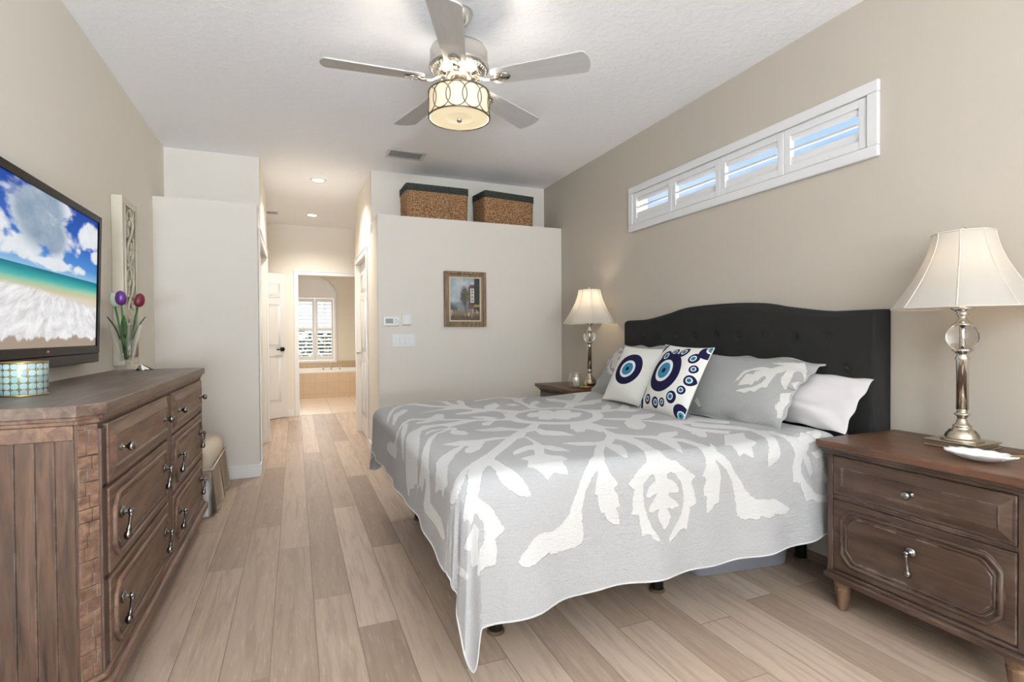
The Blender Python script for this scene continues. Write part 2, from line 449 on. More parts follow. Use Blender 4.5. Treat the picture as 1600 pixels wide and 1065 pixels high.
APPLIQUE = [[(0.583,0.791),(0.501,0.692),(0.414,0.584),(0.303,0.45),(0.213,0.331),(0.131,0.217),(0.089,0.173),(0.038,0.121),(-0.022,-0.02),(-0.041,-0.046),(0.008,-0.069),(0.024,-0.03),(0.045,0.011),(0.076,0.05),(0.097,0.054),(0.119,0.094),(0.133,0.131),(0.189,0.205),(0.258,0.297),(0.339,0.409),(0.39,0.442),(0.44,0.534),(0.496,0.571),(0.568,0.681),(0.62,0.766)],[(0.035,0.113),(0.001,0.076),(-0.037,0.03),(-0.071,-0.001),(-0.12,-0.005),(-0.131,-0.014),(-0.114,-0.039),(-0.087,-0.046),(-0.054,-0.031),(-0.023,-0.009),(0.023,0.077),(0.073,0.131),(0.078,0.148)],[(-0.006,0.006),(-0.034,-0.035),(-0.058,-0.064),(-0.085,-0.086),(-0.116,-0.106),(-0.119,-0.123),(-0.098,-0.133),(-0.088,-0.162),(-0.066,-0.161),(-0.049,-0.15),(-0.02,-0.132),(-0.011,-0.095),(0.001,-0.089),(0.015,-0.052),(0.042,0.003),(0.069,0.044),(0.113,0.117),(0.033,0.105)],[(-0.011,-0.095),(0.009,-0.115),(0.041,-0.145),(0.06,-0.177),(0.084,-0.218),(0.074,-0.228),(0.05,-0.244),(0.057,-0.264),(0.052,-0.301),(0.051,-0.328),(0.032,-0.329),(0.012,-0.334),(-0.035,-0.351),(-0.092,-0.334),(-0.032,-0.291),(0.01,-0.259),(0.017,-0.222),(0.008,-0.183),(-0.026,-0.159),(-0.053,-0.146),(-0.027,-0.117)],[(-0.059,-0.173),(-0.004,-0.212),(-0.032,-0.246),(-0.041,-0.32),(-0.13,-0.28),(-0.143,-0.256),(-0.124,-0.224),(-0.172,-0.185),(-0.136,-0.175),(-0.096,-0.177)],[(-0.249,-0.144),(-0.224,-0.196),(-0.171,-0.273),(-0.198,-0.27),(-0.295,-0.153)],[(0.082,0.051),(0.127,0.116),(0.13,0.007),(0.149,-0.044),(0.165,-0.075),(0.178,-0.11),(0.185,-0.127),(0.146,-0.122),(0.122,-0.106),(0.092,-0.078),(0.078,-0.05)],[(0.386,0.444),(0.377,0.334),(0.359,0.286),(0.313,0.268),(0.246,0.209),(0.215,0.164),(0.206,0.123),(0.23,0.136),(0.296,0.184),(0.31,0.179),(0.277,0.099),(0.254,0.092),(0.206,0.07),(0.221,0.037),(0.194,-0.021),(0.217,-0.029),(0.23,-0.05),(0.249,-0.083),(0.279,-0.056),(0.302,-0.065),(0.329,-0.073),(0.333,-0.052),(0.331,-0.025),(0.334,-0.012),(0.366,0.006),(0.366,0.057),(0.335,0.073),(0.321,0.101),(0.364,0.197),(0.378,0.142),(0.444,0.117),(0.445,0.206),(0.426,0.253),(0.394,0.268),(0.401,0.329),(0.402,0.387),(0.406,0.448)],[(0.516,0.657),(0.496,0.571),(0.478,0.471),(0.522,0.443),(0.576,0.435),(0.634,0.424),(0.616,0.51),(0.549,0.566),(0.546,0.656)],[(0.49,0.679),(0.464,0.679),(0.442,0.747),(0.413,0.805),(0.334,0.784),(0.268,0.781),(0.286,0.719),(0.35,0.668),(0.414,0.654),(0.429,0.574)],[(0.342,0.502),(0.314,0.479),(0.267,0.499),(0.208,0.494),(0.14,0.487),(0.06,0.504),(0.029,0.491),(0.083,0.438),(0.113,0.427),(0.074,0.408),(0.024,0.376),(0.023,0.288),(0.109,0.421),(0.124,0.399),(0.083,0.352),(0.076,0.299),(0.121,0.302),(0.163,0.354),(0.197,0.445),(0.249,0.451),(0.303,0.45)],[(0.205,0.432),(0.2,0.491),(0.123,0.522),(0.053,0.501),(0.026,0.487),(0.052,0.467),(0.105,0.464),(0.12,0.445),(0.06,0.411),(0.0,0.339),(-0.034,0.299),(-0.057,0.276),(-0.074,0.219),(-0.107,0.189),(-0.153,0.179),(-0.121,0.123),(-0.116,0.098),(-0.14,0.078),(-0.102,0.064),(-0.083,0.047),(-0.056,0.104),(-0.034,0.169),(0.012,0.247),(0.029,0.297),(0.026,0.36),(0.07,0.404),(0.118,0.426),(0.126,0.411),(0.092,0.368),(0.077,0.295),(0.097,0.285),(0.141,0.321),(0.18,0.397)],[(0.522,0.992),(0.475,1.002),(0.333,1.035),(0.218,1.103),(0.205,1.114),(0.254,1.276),(0.254,1.34),(0.223,1.353),(0.185,1.29),(0.14,1.242),(0.08,1.316),(0.048,1.297),(-0.015,1.135),(-0.06,1.03),(-0.111,0.996),(-0.144,1.05),(-0.15,1.139),(-0.179,1.235),(-0.212,1.245),(-0.22,1.158),(-0.214,1.036),(-0.198,0.939),(-0.158,0.93),(-0.135,0.956),(-0.084,0.969),(-0.05,1.018),(-0.01,1.078),(0.053,1.24),(0.084,1.233),(0.117,1.142),(0.056,1.106),(0.04,1.053),(0.094,1.045),(0.165,1.083),(0.205,1.053),(0.268,1.034),(0.275,1.023),(0.241,0.998),(0.183,0.975),(0.106,0.972),(0.057,0.972),(0.011,0.896),(-0.027,0.852),(-0.055,0.827),(-0.073,0.8),(-0.094,0.744),(-0.178,0.725),(-0.243,0.698),(-0.271,0.666),(-0.297,0.638),(-0.286,0.614),(-0.24,0.613),(-0.203,0.47),(-0.247,0.498),(-0.293,0.536),(-0.265,0.507),(-0.19,0.489),(-0.123,0.488),(-0.083,0.499),(-0.052,0.564),(-0.004,0.746),(0.028,0.844),(0.092,0.912),(0.145,0.927),(0.193,0.849),(0.132,0.788),(0.071,0.718),(0.016,0.586),(-0.024,0.477),(-0.049,0.402),(-0.078,0.33),(-0.135,0.282),(-0.152,0.27),(-0.186,0.29),(-0.145,0.318),(-0.089,0.367),(-0.154,0.35),(-0.197,0.379),(-0.218,0.399),(-0.177,0.44),(-0.097,0.424),(-0.059,0.488),(-0.031,0.535),(0.009,0.63),(0.07,0.75),(0.145,0.838),(0.108,0.824),(0.056,0.786),(-0.0,0.683),(0.035,0.794),(0.073,0.838),(0.152,0.862),(0.204,0.906),(0.247,0.93),(0.364,0.999),(0.47,0.96)],[(-0.21,0.708),(-0.233,0.672),(-0.256,0.639),(-0.255,0.596),(-0.239,0.551),(-0.194,0.514),(-0.14,0.48),(-0.151,0.525),(-0.196,0.564),(-0.23,0.6),(-0.217,0.628),(-0.166,0.634)],[(-0.217,0.47),(-0.172,0.377),(-0.138,0.338),(-0.174,0.317),(-0.241,0.341),(-0.262,0.31),(-0.261,0.216),(-0.255,0.127),(-0.256,0.051),(-0.245,0.019),(-0.227,0.029),(-0.203,0.084),(-0.208,0.176),(-0.205,0.244),(-0.169,0.252),(-0.101,0.283),(-0.052,0.398),(-0.067,0.437),(-0.114,0.422),(-0.174,0.457)],[(-0.012,1.081),(-0.059,0.967),(-0.091,0.866),(-0.136,0.822),(-0.175,0.792),(-0.171,0.772),(-0.108,0.774),(-0.06,0.854),(-0.031,0.926),(0.014,1.098)],[(0.129,0.728),(0.178,0.8),(0.214,0.759),(0.213,0.672),(0.177,0.641),(0.138,0.677)],[(0.19,0.874),(0.129,0.728),(0.146,0.658),(0.202,0.846)],[(0.698,1.229),(0.603,1.302),(0.578,1.338),(0.518,1.341),(0.456,1.395),(0.45,1.494),(0.519,1.756),(0.508,1.827),(0.475,1.79),(0.432,1.578),(0.413,1.692),(0.423,1.837),(0.312,1.836),(0.376,1.798),(0.373,1.553),(0.288,1.711),(0.201,1.835),(0.108,1.824),(0.044,1.74),(-0.022,1.523),(-0.059,1.399),(-0.078,1.309),(-0.05,1.373),(-0.021,1.462),(0.047,1.685),(0.117,1.798),(0.187,1.771),(0.256,1.631),(0.337,1.513),(0.281,1.484),(0.121,1.457),(0.19,1.455),(0.282,1.443),(0.391,1.403),(0.449,1.337),(0.42,1.304),(0.333,1.288),(0.306,1.247),(0.371,1.224),(0.495,1.26),(0.554,1.272),(0.614,1.177),(0.652,1.121)],[(-0.001,1.475),(0.086,1.636),(0.114,1.597),(0.074,1.512),(0.016,1.415),(-0.016,1.297),(-0.051,1.179),(-0.057,1.229)],[(0.551,1.419),(0.664,1.531),(0.645,1.395),(0.584,1.336),(0.518,1.341)],[(0.358,1.13),(0.445,1.118),(0.495,1.025),(0.432,1.006),(0.372,1.071)],[(0.355,0.927),(0.391,0.953),(0.443,0.96),(0.382,0.868),(0.345,0.881)],[(0.554,1.664),(0.694,1.749),(0.8,1.803),(0.869,1.755),(0.826,1.584),(0.799,1.364),(0.785,1.247),(0.849,1.245),(0.856,1.357),(0.912,1.404),(0.996,1.544),(1.025,1.673),(0.944,1.578),(0.834,1.369),(0.861,1.504),(0.941,1.735),(1.027,1.826),(1.112,1.836),(1.019,1.826),(0.947,1.8),(0.883,1.826),(0.814,1.836),(0.712,1.836),(0.755,1.836),(0.595,1.745)],[(0.966,1.164),(1.074,1.314),(1.076,1.396),(1.058,1.545),(1.125,1.741),(1.177,1.706),(1.186,1.521),(1.212,1.5),(1.377,1.739),(1.393,1.829),(1.521,1.83),(1.572,1.83),(1.446,1.704),(1.247,1.443),(1.167,1.343),(1.333,1.462),(1.476,1.544),(1.355,1.352),(1.214,1.3),(1.099,1.247),(1.023,1.148)],[(0.689,1.432),(0.771,1.485),(0.784,1.39),(0.723,1.371)],[(0.589,1.165),(0.582,1.208),(0.541,1.045),(0.509,0.995),(0.433,1.001),(0.364,1.022),(0.356,0.997),(0.439,0.957),(0.465,0.967),(0.519,0.936),(0.552,0.934),(0.6,1.062),(0.657,1.185),(0.641,1.235)],[(0.821,0.734),(0.875,0.728),(0.876,0.592),(0.778,0.437),(0.773,0.513),(0.754,0.534),(0.715,0.486),(0.67,0.488),(0.69,0.542),(0.772,0.629)],[(0.489,0.297),(0.546,0.309),(0.622,0.303),(0.682,0.267),(0.644,0.208),(0.557,0.232),(0.513,0.274)],[(0.979,0.771),(1.056,0.73),(1.111,0.687),(1.189,0.762),(1.3,0.737),(1.294,0.704),(1.206,0.631),(1.109,0.599),(1.17,0.521),(1.231,0.493),(1.303,0.476),(1.435,0.6),(1.605,0.653),(1.505,0.552),(1.496,0.375),(1.441,0.321),(1.362,0.432),(1.299,0.43),(1.397,0.277),(1.373,0.254),(1.301,0.365),(1.212,0.399),(1.208,0.327),(1.32,0.201),(1.276,0.156),(1.236,0.201),(1.213,0.25),(1.176,0.186),(1.137,0.15),(1.116,0.168),(1.144,0.254),(1.144,0.346),(1.123,0.432),(1.095,0.564),(1.026,0.425),(0.971,0.388),(0.941,0.399),(0.944,0.465),(0.992,0.568),(1.052,0.637),(0.982,0.728)],[(1.06,1.027),(1.145,1.021),(1.255,1.195),(1.35,1.27),(1.315,1.164),(1.212,1.041),(1.287,1.066),(1.449,1.24),(1.438,1.151),(1.337,1.021),(1.361,0.915),(1.249,0.845),(1.195,0.938),(1.059,0.9)],[(1.147,1.331),(1.379,1.496),(1.461,1.504),(1.258,1.287),(1.145,1.252),(1.083,1.216)],[(0.761,0.707),(0.816,0.675),(0.859,0.626),(0.876,0.563),(0.914,0.478),(0.877,0.479),(0.843,0.52),(0.823,0.438),(0.828,0.375),(0.882,0.304),(0.948,0.253),(0.998,0.289),(1.09,0.289),(1.055,0.237),(0.981,0.196),(1.023,0.159),(1.013,0.055),(1.005,-0.03),(1.03,-0.069),(1.056,-0.108),(1.055,-0.168),(1.016,-0.116),(0.977,-0.076),(0.987,-0.109),(1.003,-0.151),(0.998,-0.169),(0.99,-0.191),(0.991,-0.255),(0.923,-0.245),(0.924,-0.216),(0.912,-0.21),(0.914,-0.178),(0.924,-0.16),(0.922,-0.147),(0.903,-0.139),(0.923,-0.103),(0.938,-0.065),(0.941,-0.036),(0.96,0.03),(0.968,0.113),(0.948,0.12),(0.89,0.028),(0.844,-0.039),(0.828,-0.019),(0.877,0.124),(0.902,0.2),(0.875,0.252),(0.843,0.286),(0.825,0.184),(0.754,0.01),(0.754,-0.052),(0.797,-0.082),(0.795,-0.085),(0.65,-0.073),(0.668,-0.048),(0.687,-0.002),(0.741,0.123),(0.773,0.25),(0.766,0.305),(0.695,0.224),(0.7,0.157),(0.643,0.045),(0.59,-0.042),(0.571,-0.013),(0.596,0.077),(0.633,0.175),(0.558,0.074),(0.494,-0.037),(0.394,-0.065),(0.475,0.012),(0.552,0.131),(0.633,0.234),(0.583,0.228),(0.532,0.242),(0.57,0.309),(0.651,0.286),(0.701,0.297),(0.764,0.371),(0.794,0.443),(0.791,0.523),(0.771,0.561),(0.704,0.483),(0.682,0.563)],[(0.418,-0.044),(0.494,-0.031),(0.493,-0.083),(0.528,-0.128),(0.506,-0.14),(0.523,-0.165),(0.529,-0.21),(0.516,-0.21),(0.526,-0.246),(0.53,-0.273),(0.499,-0.266),(0.473,-0.243),(0.464,-0.221),(0.455,-0.227),(0.44,-0.193),(0.439,-0.158),(0.427,-0.153),(0.433,-0.113),(0.45,-0.068),(0.42,-0.093),(0.395,-0.127),(0.381,-0.169),(0.373,-0.205),(0.374,-0.239),(0.379,-0.284),(0.372,-0.309),(0.342,-0.323),(0.327,-0.322),(0.296,-0.326),(0.244,-0.327),(0.24,-0.317),(0.21,-0.33),(0.184,-0.341),(0.159,-0.345),(0.135,-0.342),(0.121,-0.328),(0.132,-0.309),(0.156,-0.286),(0.186,-0.257),(0.212,-0.25),(0.259,-0.252),(0.294,-0.234),(0.32,-0.209),(0.338,-0.167),(0.356,-0.129),(0.372,-0.094),(0.407,-0.052)],[(0.66,-0.062),(0.611,-0.089),(0.562,-0.132),(0.591,-0.155),(0.58,-0.181),(0.58,-0.212),(0.573,-0.242),(0.602,-0.247),(0.604,-0.276),(0.613,-0.323),(0.639,-0.315),(0.663,-0.341),(0.698,-0.36),(0.682,-0.33),(0.658,-0.299),(0.641,-0.26),(0.63,-0.218),(0.627,-0.173),(0.631,-0.143),(0.65,-0.122),(0.668,-0.11),(0.68,-0.115),(0.681,-0.132),(0.654,-0.152),(0.634,-0.184),(0.655,-0.19),(0.687,-0.177),(0.676,-0.193),(0.648,-0.223),(0.64,-0.239),(0.663,-0.246),(0.693,-0.236),(0.684,-0.259),(0.695,-0.288),(0.713,-0.315),(0.738,-0.296),(0.75,-0.27),(0.731,-0.235),(0.756,-0.245),(0.796,-0.24),(0.772,-0.213),(0.74,-0.193),(0.739,-0.18),(0.773,-0.19),(0.796,-0.188),(0.788,-0.162),(0.766,-0.139),(0.741,-0.133),(0.74,-0.117),(0.754,-0.109),(0.776,-0.117),(0.802,-0.152),(0.811,-0.193),(0.81,-0.236),(0.798,-0.274),(0.762,-0.315),(0.734,-0.344),(0.731,-0.371),(0.748,-0.361),(0.791,-0.331),(0.801,-0.325),(0.826,-0.333),(0.844,-0.252),(0.873,-0.241),(0.864,-0.188),(0.849,-0.158),(0.873,-0.136),(0.835,-0.108),(0.798,-0.077),(0.793,-0.069),(0.66,-0.058)],[(0.933,-0.083),(0.906,-0.138),(0.927,-0.152),(0.908,-0.183),(0.909,-0.214),(0.923,-0.221),(0.92,-0.254),(0.921,-0.287),(0.951,-0.273),(0.981,-0.237),(0.988,-0.242),(0.998,-0.171),(1.003,-0.157),(0.996,-0.129),(0.98,-0.091),(0.984,-0.071),(0.943,-0.068)],[(1.065,0.052),(1.01,-0.044),(1.028,-0.061),(1.047,-0.092),(1.063,-0.131),(1.091,-0.165),(1.117,-0.21),(1.143,-0.239),(1.17,-0.256),(1.225,-0.265),(1.283,-0.272),(1.327,-0.301),(1.363,-0.323),(1.335,-0.345),(1.263,-0.331),(1.255,-0.342),(1.216,-0.339),(1.185,-0.326),(1.179,-0.341),(1.147,-0.336),(1.128,-0.327),(1.126,-0.337),(1.096,-0.33),(1.078,-0.317),(1.072,-0.263),(1.059,-0.193),(1.038,-0.145),(1.009,-0.108),(0.988,-0.078),(0.978,-0.035)],[(1.221,0.134),(1.246,0.155),(1.342,0.137),(1.259,0.047),(1.243,-0.014),(1.235,-0.037),(1.192,-0.049),(1.175,-0.1),(1.135,-0.07),(1.102,-0.083),(1.106,-0.035),(1.113,-0.017),(1.085,-0.008)],[(1.483,0.64),(1.609,0.658),(1.545,0.575),(1.476,0.356),(1.447,0.339),(1.403,0.409),(1.314,0.448)],[(1.272,0.401),(1.385,0.327),(1.437,0.244),(1.43,0.137),(1.459,0.079),(1.422,-0.024),(1.476,-0.029),(1.591,0.024),(1.621,-0.005),(1.615,-0.031),(1.545,-0.076),(1.503,-0.07),(1.495,-0.087),(1.477,-0.104),(1.502,-0.14),(1.516,-0.187),(1.483,-0.21),(1.465,-0.168),(1.453,-0.128),(1.434,-0.146),(1.432,-0.184),(1.46,-0.228),(1.508,-0.277),(1.601,-0.3),(1.603,-0.328),(1.51,-0.317),(1.484,-0.296),(1.448,-0.303),(1.422,-0.239),(1.421,-0.223),(1.382,-0.218),(1.386,-0.148),(1.404,-0.102),(1.402,-0.073),(1.393,-0.039),(1.382,0.012),(1.393,0.051),(1.348,-0.029),(1.333,-0.069),(1.327,-0.095),(1.309,-0.123),(1.247,-0.141),(1.25,-0.098),(1.292,-0.037),(1.336,0.031),(1.397,0.15),(1.374,0.195),(1.353,0.233),(1.224,0.346)],[(1.196,0.315),(1.259,0.257),(1.33,0.199),(1.261,0.182),(1.21,0.235),(1.171,0.181),(1.124,0.148),(1.126,0.198),(1.126,0.235)],[(1.572,-0.199),(1.594,-0.223),(1.597,-0.264),(1.579,-0.235)],[(1.492,-0.102),(1.525,-0.102),(1.599,-0.104),(1.566,-0.139),(1.525,-0.128)],[(0.644,0.994),(0.702,1.079),(0.741,1.057),(0.792,1.139),(0.842,1.099),(0.819,1.004),(0.881,1.064),(0.941,1.035),(0.904,0.946),(0.948,0.935),(0.949,0.905),(0.888,0.831),(0.836,0.823),(0.794,0.79),(0.752,0.817),(0.738,0.847),(0.7,0.829),(0.662,0.865),(0.683,0.923),(0.64,0.942)]]
SHAM_LEAF = [[(0.2,-0.25),(0.21,-0.07),(0.24,0.2),(0.42,0.4),(0.48,0.42),(0.59,0.4),(0.67,0.54),(0.73,0.57),(0.5,0.6),(0.61,0.67),(0.81,0.78),(0.8,0.97),(0.96,0.62),(1.0,0.47),(1.0,0.35),(0.99,0.41),(0.95,0.51),(0.9,0.51),(0.89,0.4),(0.93,0.17),(0.92,-0.11),(0.84,0.05),(0.8,0.19),(0.8,0.42),(0.72,0.27),(0.71,0.05),(0.71,-0.17),(0.64,-0.19),(0.57,-0.36),(0.52,-0.33),(0.43,-0.44),(0.39,-0.41),(0.28,-0.43),(0.33,-0.35),(0.51,-0.24),(0.6,-0.09),(0.63,0.06),(0.6,0.13),(0.57,0.1),(0.54,-0.09),(0.51,-0.04),(0.5,-0.2),(0.44,-0.18),(0.28,-0.26),(0.3,-0.11),(0.31,0.11),(0.43,0.13),(0.41,0.23),(0.51,0.3),(0.35,0.25),(0.28,0.11),(0.25,-0.09)],[(0.95,0.13),(0.99,0.26),(1.0,0.32),(1.0,0.05)],[(0.89,-0.23),(0.99,-0.12),(1.0,0.02),(0.99,-0.35),(0.98,-0.62),(0.99,-0.75),(0.95,-0.79),(0.92,-0.61),(0.89,-0.57),(0.91,-0.39)],[(1.0,0.72),(1.0,0.86),(1.0,1.0),(1.0,1.0),(1.0,0.72)],[(-0.41,-0.79),(-0.37,-0.68),(-0.26,-0.87),(-0.33,-0.89)]]
EYES_DOTTED = [(0.007, 0.053, -0.04, 0.082, 0.717), (0.833, 0.328, 0.832, 0.333, 0.113), (0.854, 0.016, 0.847, 0.019, 0.144), (0.752, -0.283, 0.746, -0.28, 0.117), (0.521, -0.535, 0.493, -0.527, 0.168), (0.195, -0.733, 0.195, -0.728, 0.117), (-0.115, -0.783, -0.099, -0.781, 0.151), (-0.493, -0.736, -0.5, -0.729, 0.142), (-0.894, -0.532, -0.878, -0.532, 0.163), (0.698, 0.622, 0.686, 0.617, 0.154), (0.229, 0.782, 0.215, 0.795, 0.161), (-0.122, 0.757, -0.137, 0.769, 0.129), (-0.407, 0.599, -0.395, 0.606, 0.189), (1.0, 0.784, 1.0, 0.843, 0.152), (0.782, -0.805, 0.846, -0.853, 0.201), (-0.975, -0.861, -0.988, -0.922, 0.144)]
EYES_PLAIN = [(0.036, 0.023, 0.023, 0.017, 0.654)]
# ---------------- the room's surfaces ----------------
M = {}
M['wall'] = wall_paint('painted_wall_beige', (232, 226, 214))
M['wall_bed'] = wall_paint('painted_wall_taupe', (181, 173, 162))
M['wall_light'] = wall_paint('painted_wall_offwhite', (222, 216, 207))
M['trim'] = plain('white_trim_paint', (232, 232, 231), .35, var=.015)
M['shutter'] = plain('shutter_white', (216, 216, 217), .4, var=.015)
M['door'] = plain('white_door_paint', (228, 227, 226), .4, var=.015)
def ceiling_mat():
    t = NT('knockdown_ceiling'); v = t.coord('Object')
    h = t.smooth(t.noise(v, 26, 4, .55, .5), .46, .62)
    c = lin((245, 246, 249))
    t.bsdf(t.mix(t.noise(v, .8, 2), shade(c, .985), c), .85, 0, t.bump(h, .22, .006), .2)
    return t.m
M['ceiling'] = ceiling_mat()
def plank_mat():
    t = NT('oak_planks')
    tc = t.n('TexCoord'); sp = t.n('SeparateXYZ'); t.t.links.new(tc.outputs['Object'], sp.inputs[0])
    x, y = sp.outputs[0], sp.outputs[1]
    W_, L_ = .157, 1.55
    q = t.math('DIVIDE', t.math('ADD', x, .094+.157*20), W_)
    row = t.math('FLOOR', q); fx = t.math('FRACT', q)
    wn = t.n('TexWhiteNoise', {'noise_dimensions': '1D'}, W=row)
    yo = t.math('DIVIDE', t.math('ADD', y, t.math('MULTIPLY', wn.outputs[0], 7.0)), L_)
    yo = t.math('ADD', yo, 30.0)
    cl = t.math('FLOOR', yo); fy = t.math('FRACT', yo)
    cv = t.n('CombineXYZ', X=row, Y=cl)
    wn2 = t.n('TexWhiteNoise', {'noise_dimensions': '2D'}); t.put(wn2.inputs['Vector'], cv.outputs[0])
    idv = wn2.outputs[0]
    gv = t.n('CombineXYZ', X=t.math('MULTIPLY', x, 16.0), Y=t.math('ADD', t.math('MULTIPLY', y, 1.1), t.math('MULTIPLY', idv, 37.0)), Z=t.math('MULTIPLY', idv, 11.0))
    g = t.noise(gv.outputs[0], 2.0, 6, .6, .7)
    g2 = t.noise(gv.outputs[0], 8.0, 4, .65)
    base = t.ramp(idv, [(0, lin((154, 133, 116))), (.35, lin((174, 153, 135))), (.7, lin((186, 165, 147))), (1, lin((198, 178, 160)))])
    col = t.mix(t.math('MULTIPLY', t.smooth(g, .42, .68), .48), base, lin((140, 118, 101)))
    col = t.mix(t.math('MULTIPLY', t.smooth(g2, .52, .72), .22), col, lin((226, 211, 196)))
    # small knots
    vo = t.n('TexVoronoi'); t.put(vo.inputs['Vector'], t.n('CombineXYZ', X=t.math('MULTIPLY', x, 2.6), Y=t.math('MULTIPLY', y, 1.5), Z=idv).outputs[0]); vo.inputs['Scale'].default_value = 1.0
    kn = t.math('MULTIPLY', t.math('SUBTRACT', 1.0, t.smooth(vo.outputs['Distance'], .012, .05)), t.math('GREATER_THAN', vo.outputs['Color'], .6))
    col = t.mix(t.math('MULTIPLY', kn, .5), col, lin((98, 78, 63)))
    ex = t.math('MULTIPLY', t.math('MINIMUM', fx, t.math('SUBTRACT', 1.0, fx)), W_)
    ey = t.math('MULTIPLY', t.math('MINIMUM', fy, t.math('SUBTRACT', 1.0, fy)), L_)
    e = t.math('MINIMUM', ex, ey)
    seam = t.math('SUBTRACT', 1.0, t.smooth(e, .0008, .0030))
    # thin darker line along each plank seam
    col = t.mix(t.math('MULTIPLY', seam, .75), col, lin((128, 108, 93)))
    hgt = t.math('ADD', t.smooth(e, 0, .004), t.math('ADD', t.math('MULTIPLY', g, .12), t.math('MULTIPLY', t.noise(t.coord('Object', (3, 9, 1)), 3, 3), .25)))
    t.bsdf(col, t.math('ADD', .36, t.math('MULTIPLY', g2, .16)), 0, t.bump(hgt, .30, .003), .35)
    return t.m
M['planks'] = plank_mat()
def tile_mat(name, col, grout, w, h, axes='xy', off=(0, 0), rough=.25):
    t = NT(name)
    tc = t.n('TexCoord'); sp = t.n('SeparateXYZ'); t.t.links.new(tc.outputs['Object'], sp.inputs[0])
    o = {'x': 0, 'y': 1, 'z': 2}
    a = t.math('FRACT', t.math('ADD', t.math('DIVIDE', sp.outputs[o[axes[0]]], w), 20.0+off[0]))
    b = t.math('FRACT', t.math('ADD', t.math('DIVIDE', sp.outputs[o[axes[1]]], h), 20.0+off[1]))
    ea = t.math('MULTIPLY', t.math('MINIMUM', a, t.math('SUBTRACT', 1.0, a)), w)
    eb = t.math('MULTIPLY', t.math('MINIMUM', b, t.math('SUBTRACT', 1.0, b)), h)
    g = t.smooth(t.math('MINIMUM', ea, eb), .002, .005)
    c = lin(col)
    v = t.mix(t.noise(t.coord('Object'), 7, 4), shade(c, .9), tuple(min(1, k*1.08) for k in c))
    t.bsdf(t.mix(g, lin(grout), v), rough, 0, t.bump(g, .3, .002), .5)
    return t.m
M['floor_tile'] = tile_mat('bath_floor_tile', (214, 196, 180), (176, 160, 146), .42, .42, 'xy', (-.2, .38))
M['tub_tile'] = tile_mat('tub_front_tile', (214, 190, 160), (196, 172, 146), .205, .205, 'xz', (-.18, .62), .35)
M['splash_tile'] = tile_mat('splash_tile', (206, 182, 148), (190, 168, 138), .10, .10, 'xz')
M['glass'] = thin_glass('window_glass', (.97, .98, .98), .5)

ZC, ZP = 2.745, 2.24
XL, XR, YP, YU, YE = -1.0, 2.532, 4.775, 5.173, 8.14
XHL, XHR = -.28, .69
def st(name, mb, mat, label=None):
    o = mb.build(name, mat); o['kind'] = 'structure'
    if label: o['label'] = label
    return o
def wall(name, boxes, mat, label):
    b = MB()
    for lo, hi in boxes: b.box(lo, hi)
    return st(name, b, mat, label)
wall('floor', [((-1.2, -4.1, -.08), (2.75, YE+.05, 0))], M['planks'], 'wide greige oak plank floor of the bedroom and hall')
wall('floor.001', [((-1.2, YE+.05, -.08), (2.0, 11.6, .004))], M['floor_tile'], 'beige square tile floor of the bathroom')
wall('ceiling', [((-1.2, -4.1, ZC), (2.75, 11.6, ZC+.08))], M['ceiling'], 'white textured ceiling')
wall('wall_left', [((-1.12, -4.1, 0), (XL, 4.775, ZC)), ((-1.12, 4.775, ZP), (XL, 5.173, ZC))], M['wall'], 'beige wall behind the television and dresser')
wy0, wy1, wz0, wz1 = 1.655, 3.52, 2.035, 2.285
wall('wall_right', [((XR, -4.1, 0), (2.66, wy0, ZC)), ((XR, wy1, 0), (2.66, 5.173, ZC)), ((XR, wy0, 0), (2.66, wy1, wz0)), ((XR, wy0, wz1), (2.66, wy1, ZC))], M['wall_bed'], 'beige wall behind the bed with the high shuttered window')
wall('wall_rear', [((-1.12, -4.1, 0), (-.95, -3.98, ZC)), ((2.05, -4.1, 0), (2.66, -3.98, ZC)), ((-.95, -4.1, 2.45), (2.05, -3.98, ZC))], M['wall'], 'beige wall behind the camera around the patio door opening')
wall('wall_shelf_left', [((-1.12, 4.85, ZP-.09), (XHL, YU+.0005, ZP-.0005))], M['wall_light'], 'plant shelf above the left closet wall')
wall('wall_upper_left', [((-1.12, YU, ZP-.01), (XHL, YU+.08, ZC))], M['wall_light'], 'off-white wall above the left plant shelf')
wall('wall_front_left', [((-1.12, YP, 0), (XHL, 4.85, ZP-.0005))], M['wall_light'], 'off-white closet wall with a plant shelf, left of the hall')
wall('wall_hall_left', [((XHL-.1, 4.85, 2.03), (XHL-.001, 6.35, ZP-.09)), ((XHL-.1, YU+.08, ZP-.09), (XHL-.001, 6.35, ZC)), ((XHL-.1, 6.25, 0), (XHL-.001, 6.35, 2.03)), ((XHL-.1, 4.85, 0), (XHL-.001, 4.95, 2.03)), ((-.85, 6.35, 0), (XHL-.1, 6.45, ZC)), ((XHL-.1, 6.35, 0), (XHL, 6.45, ZC)), ((-.85, 6.45, 0), (-.75, YE, ZC))], M['wall'], 'beige hall wall with the left closet opening')
wall('wall_shelf_right', [((XHR, 4.85, ZP-.09), (2.60, YU+.0005, ZP-.0005))], M['wall_light'], 'plant shelf above the right closet wall')
wall('wall_upper_right', [((XHR, YU, ZP-.01), (2.60, YU+.08, ZC))], M['wall_light'], 'off-white wall above the right plant shelf, behind the baskets')
wall('wall_front_right', [((XHR, YP, 0), (2.60, 4.85, ZP-.0005))], M['wall_light'], 'off-white closet wall with a plant shelf, right of the hall')
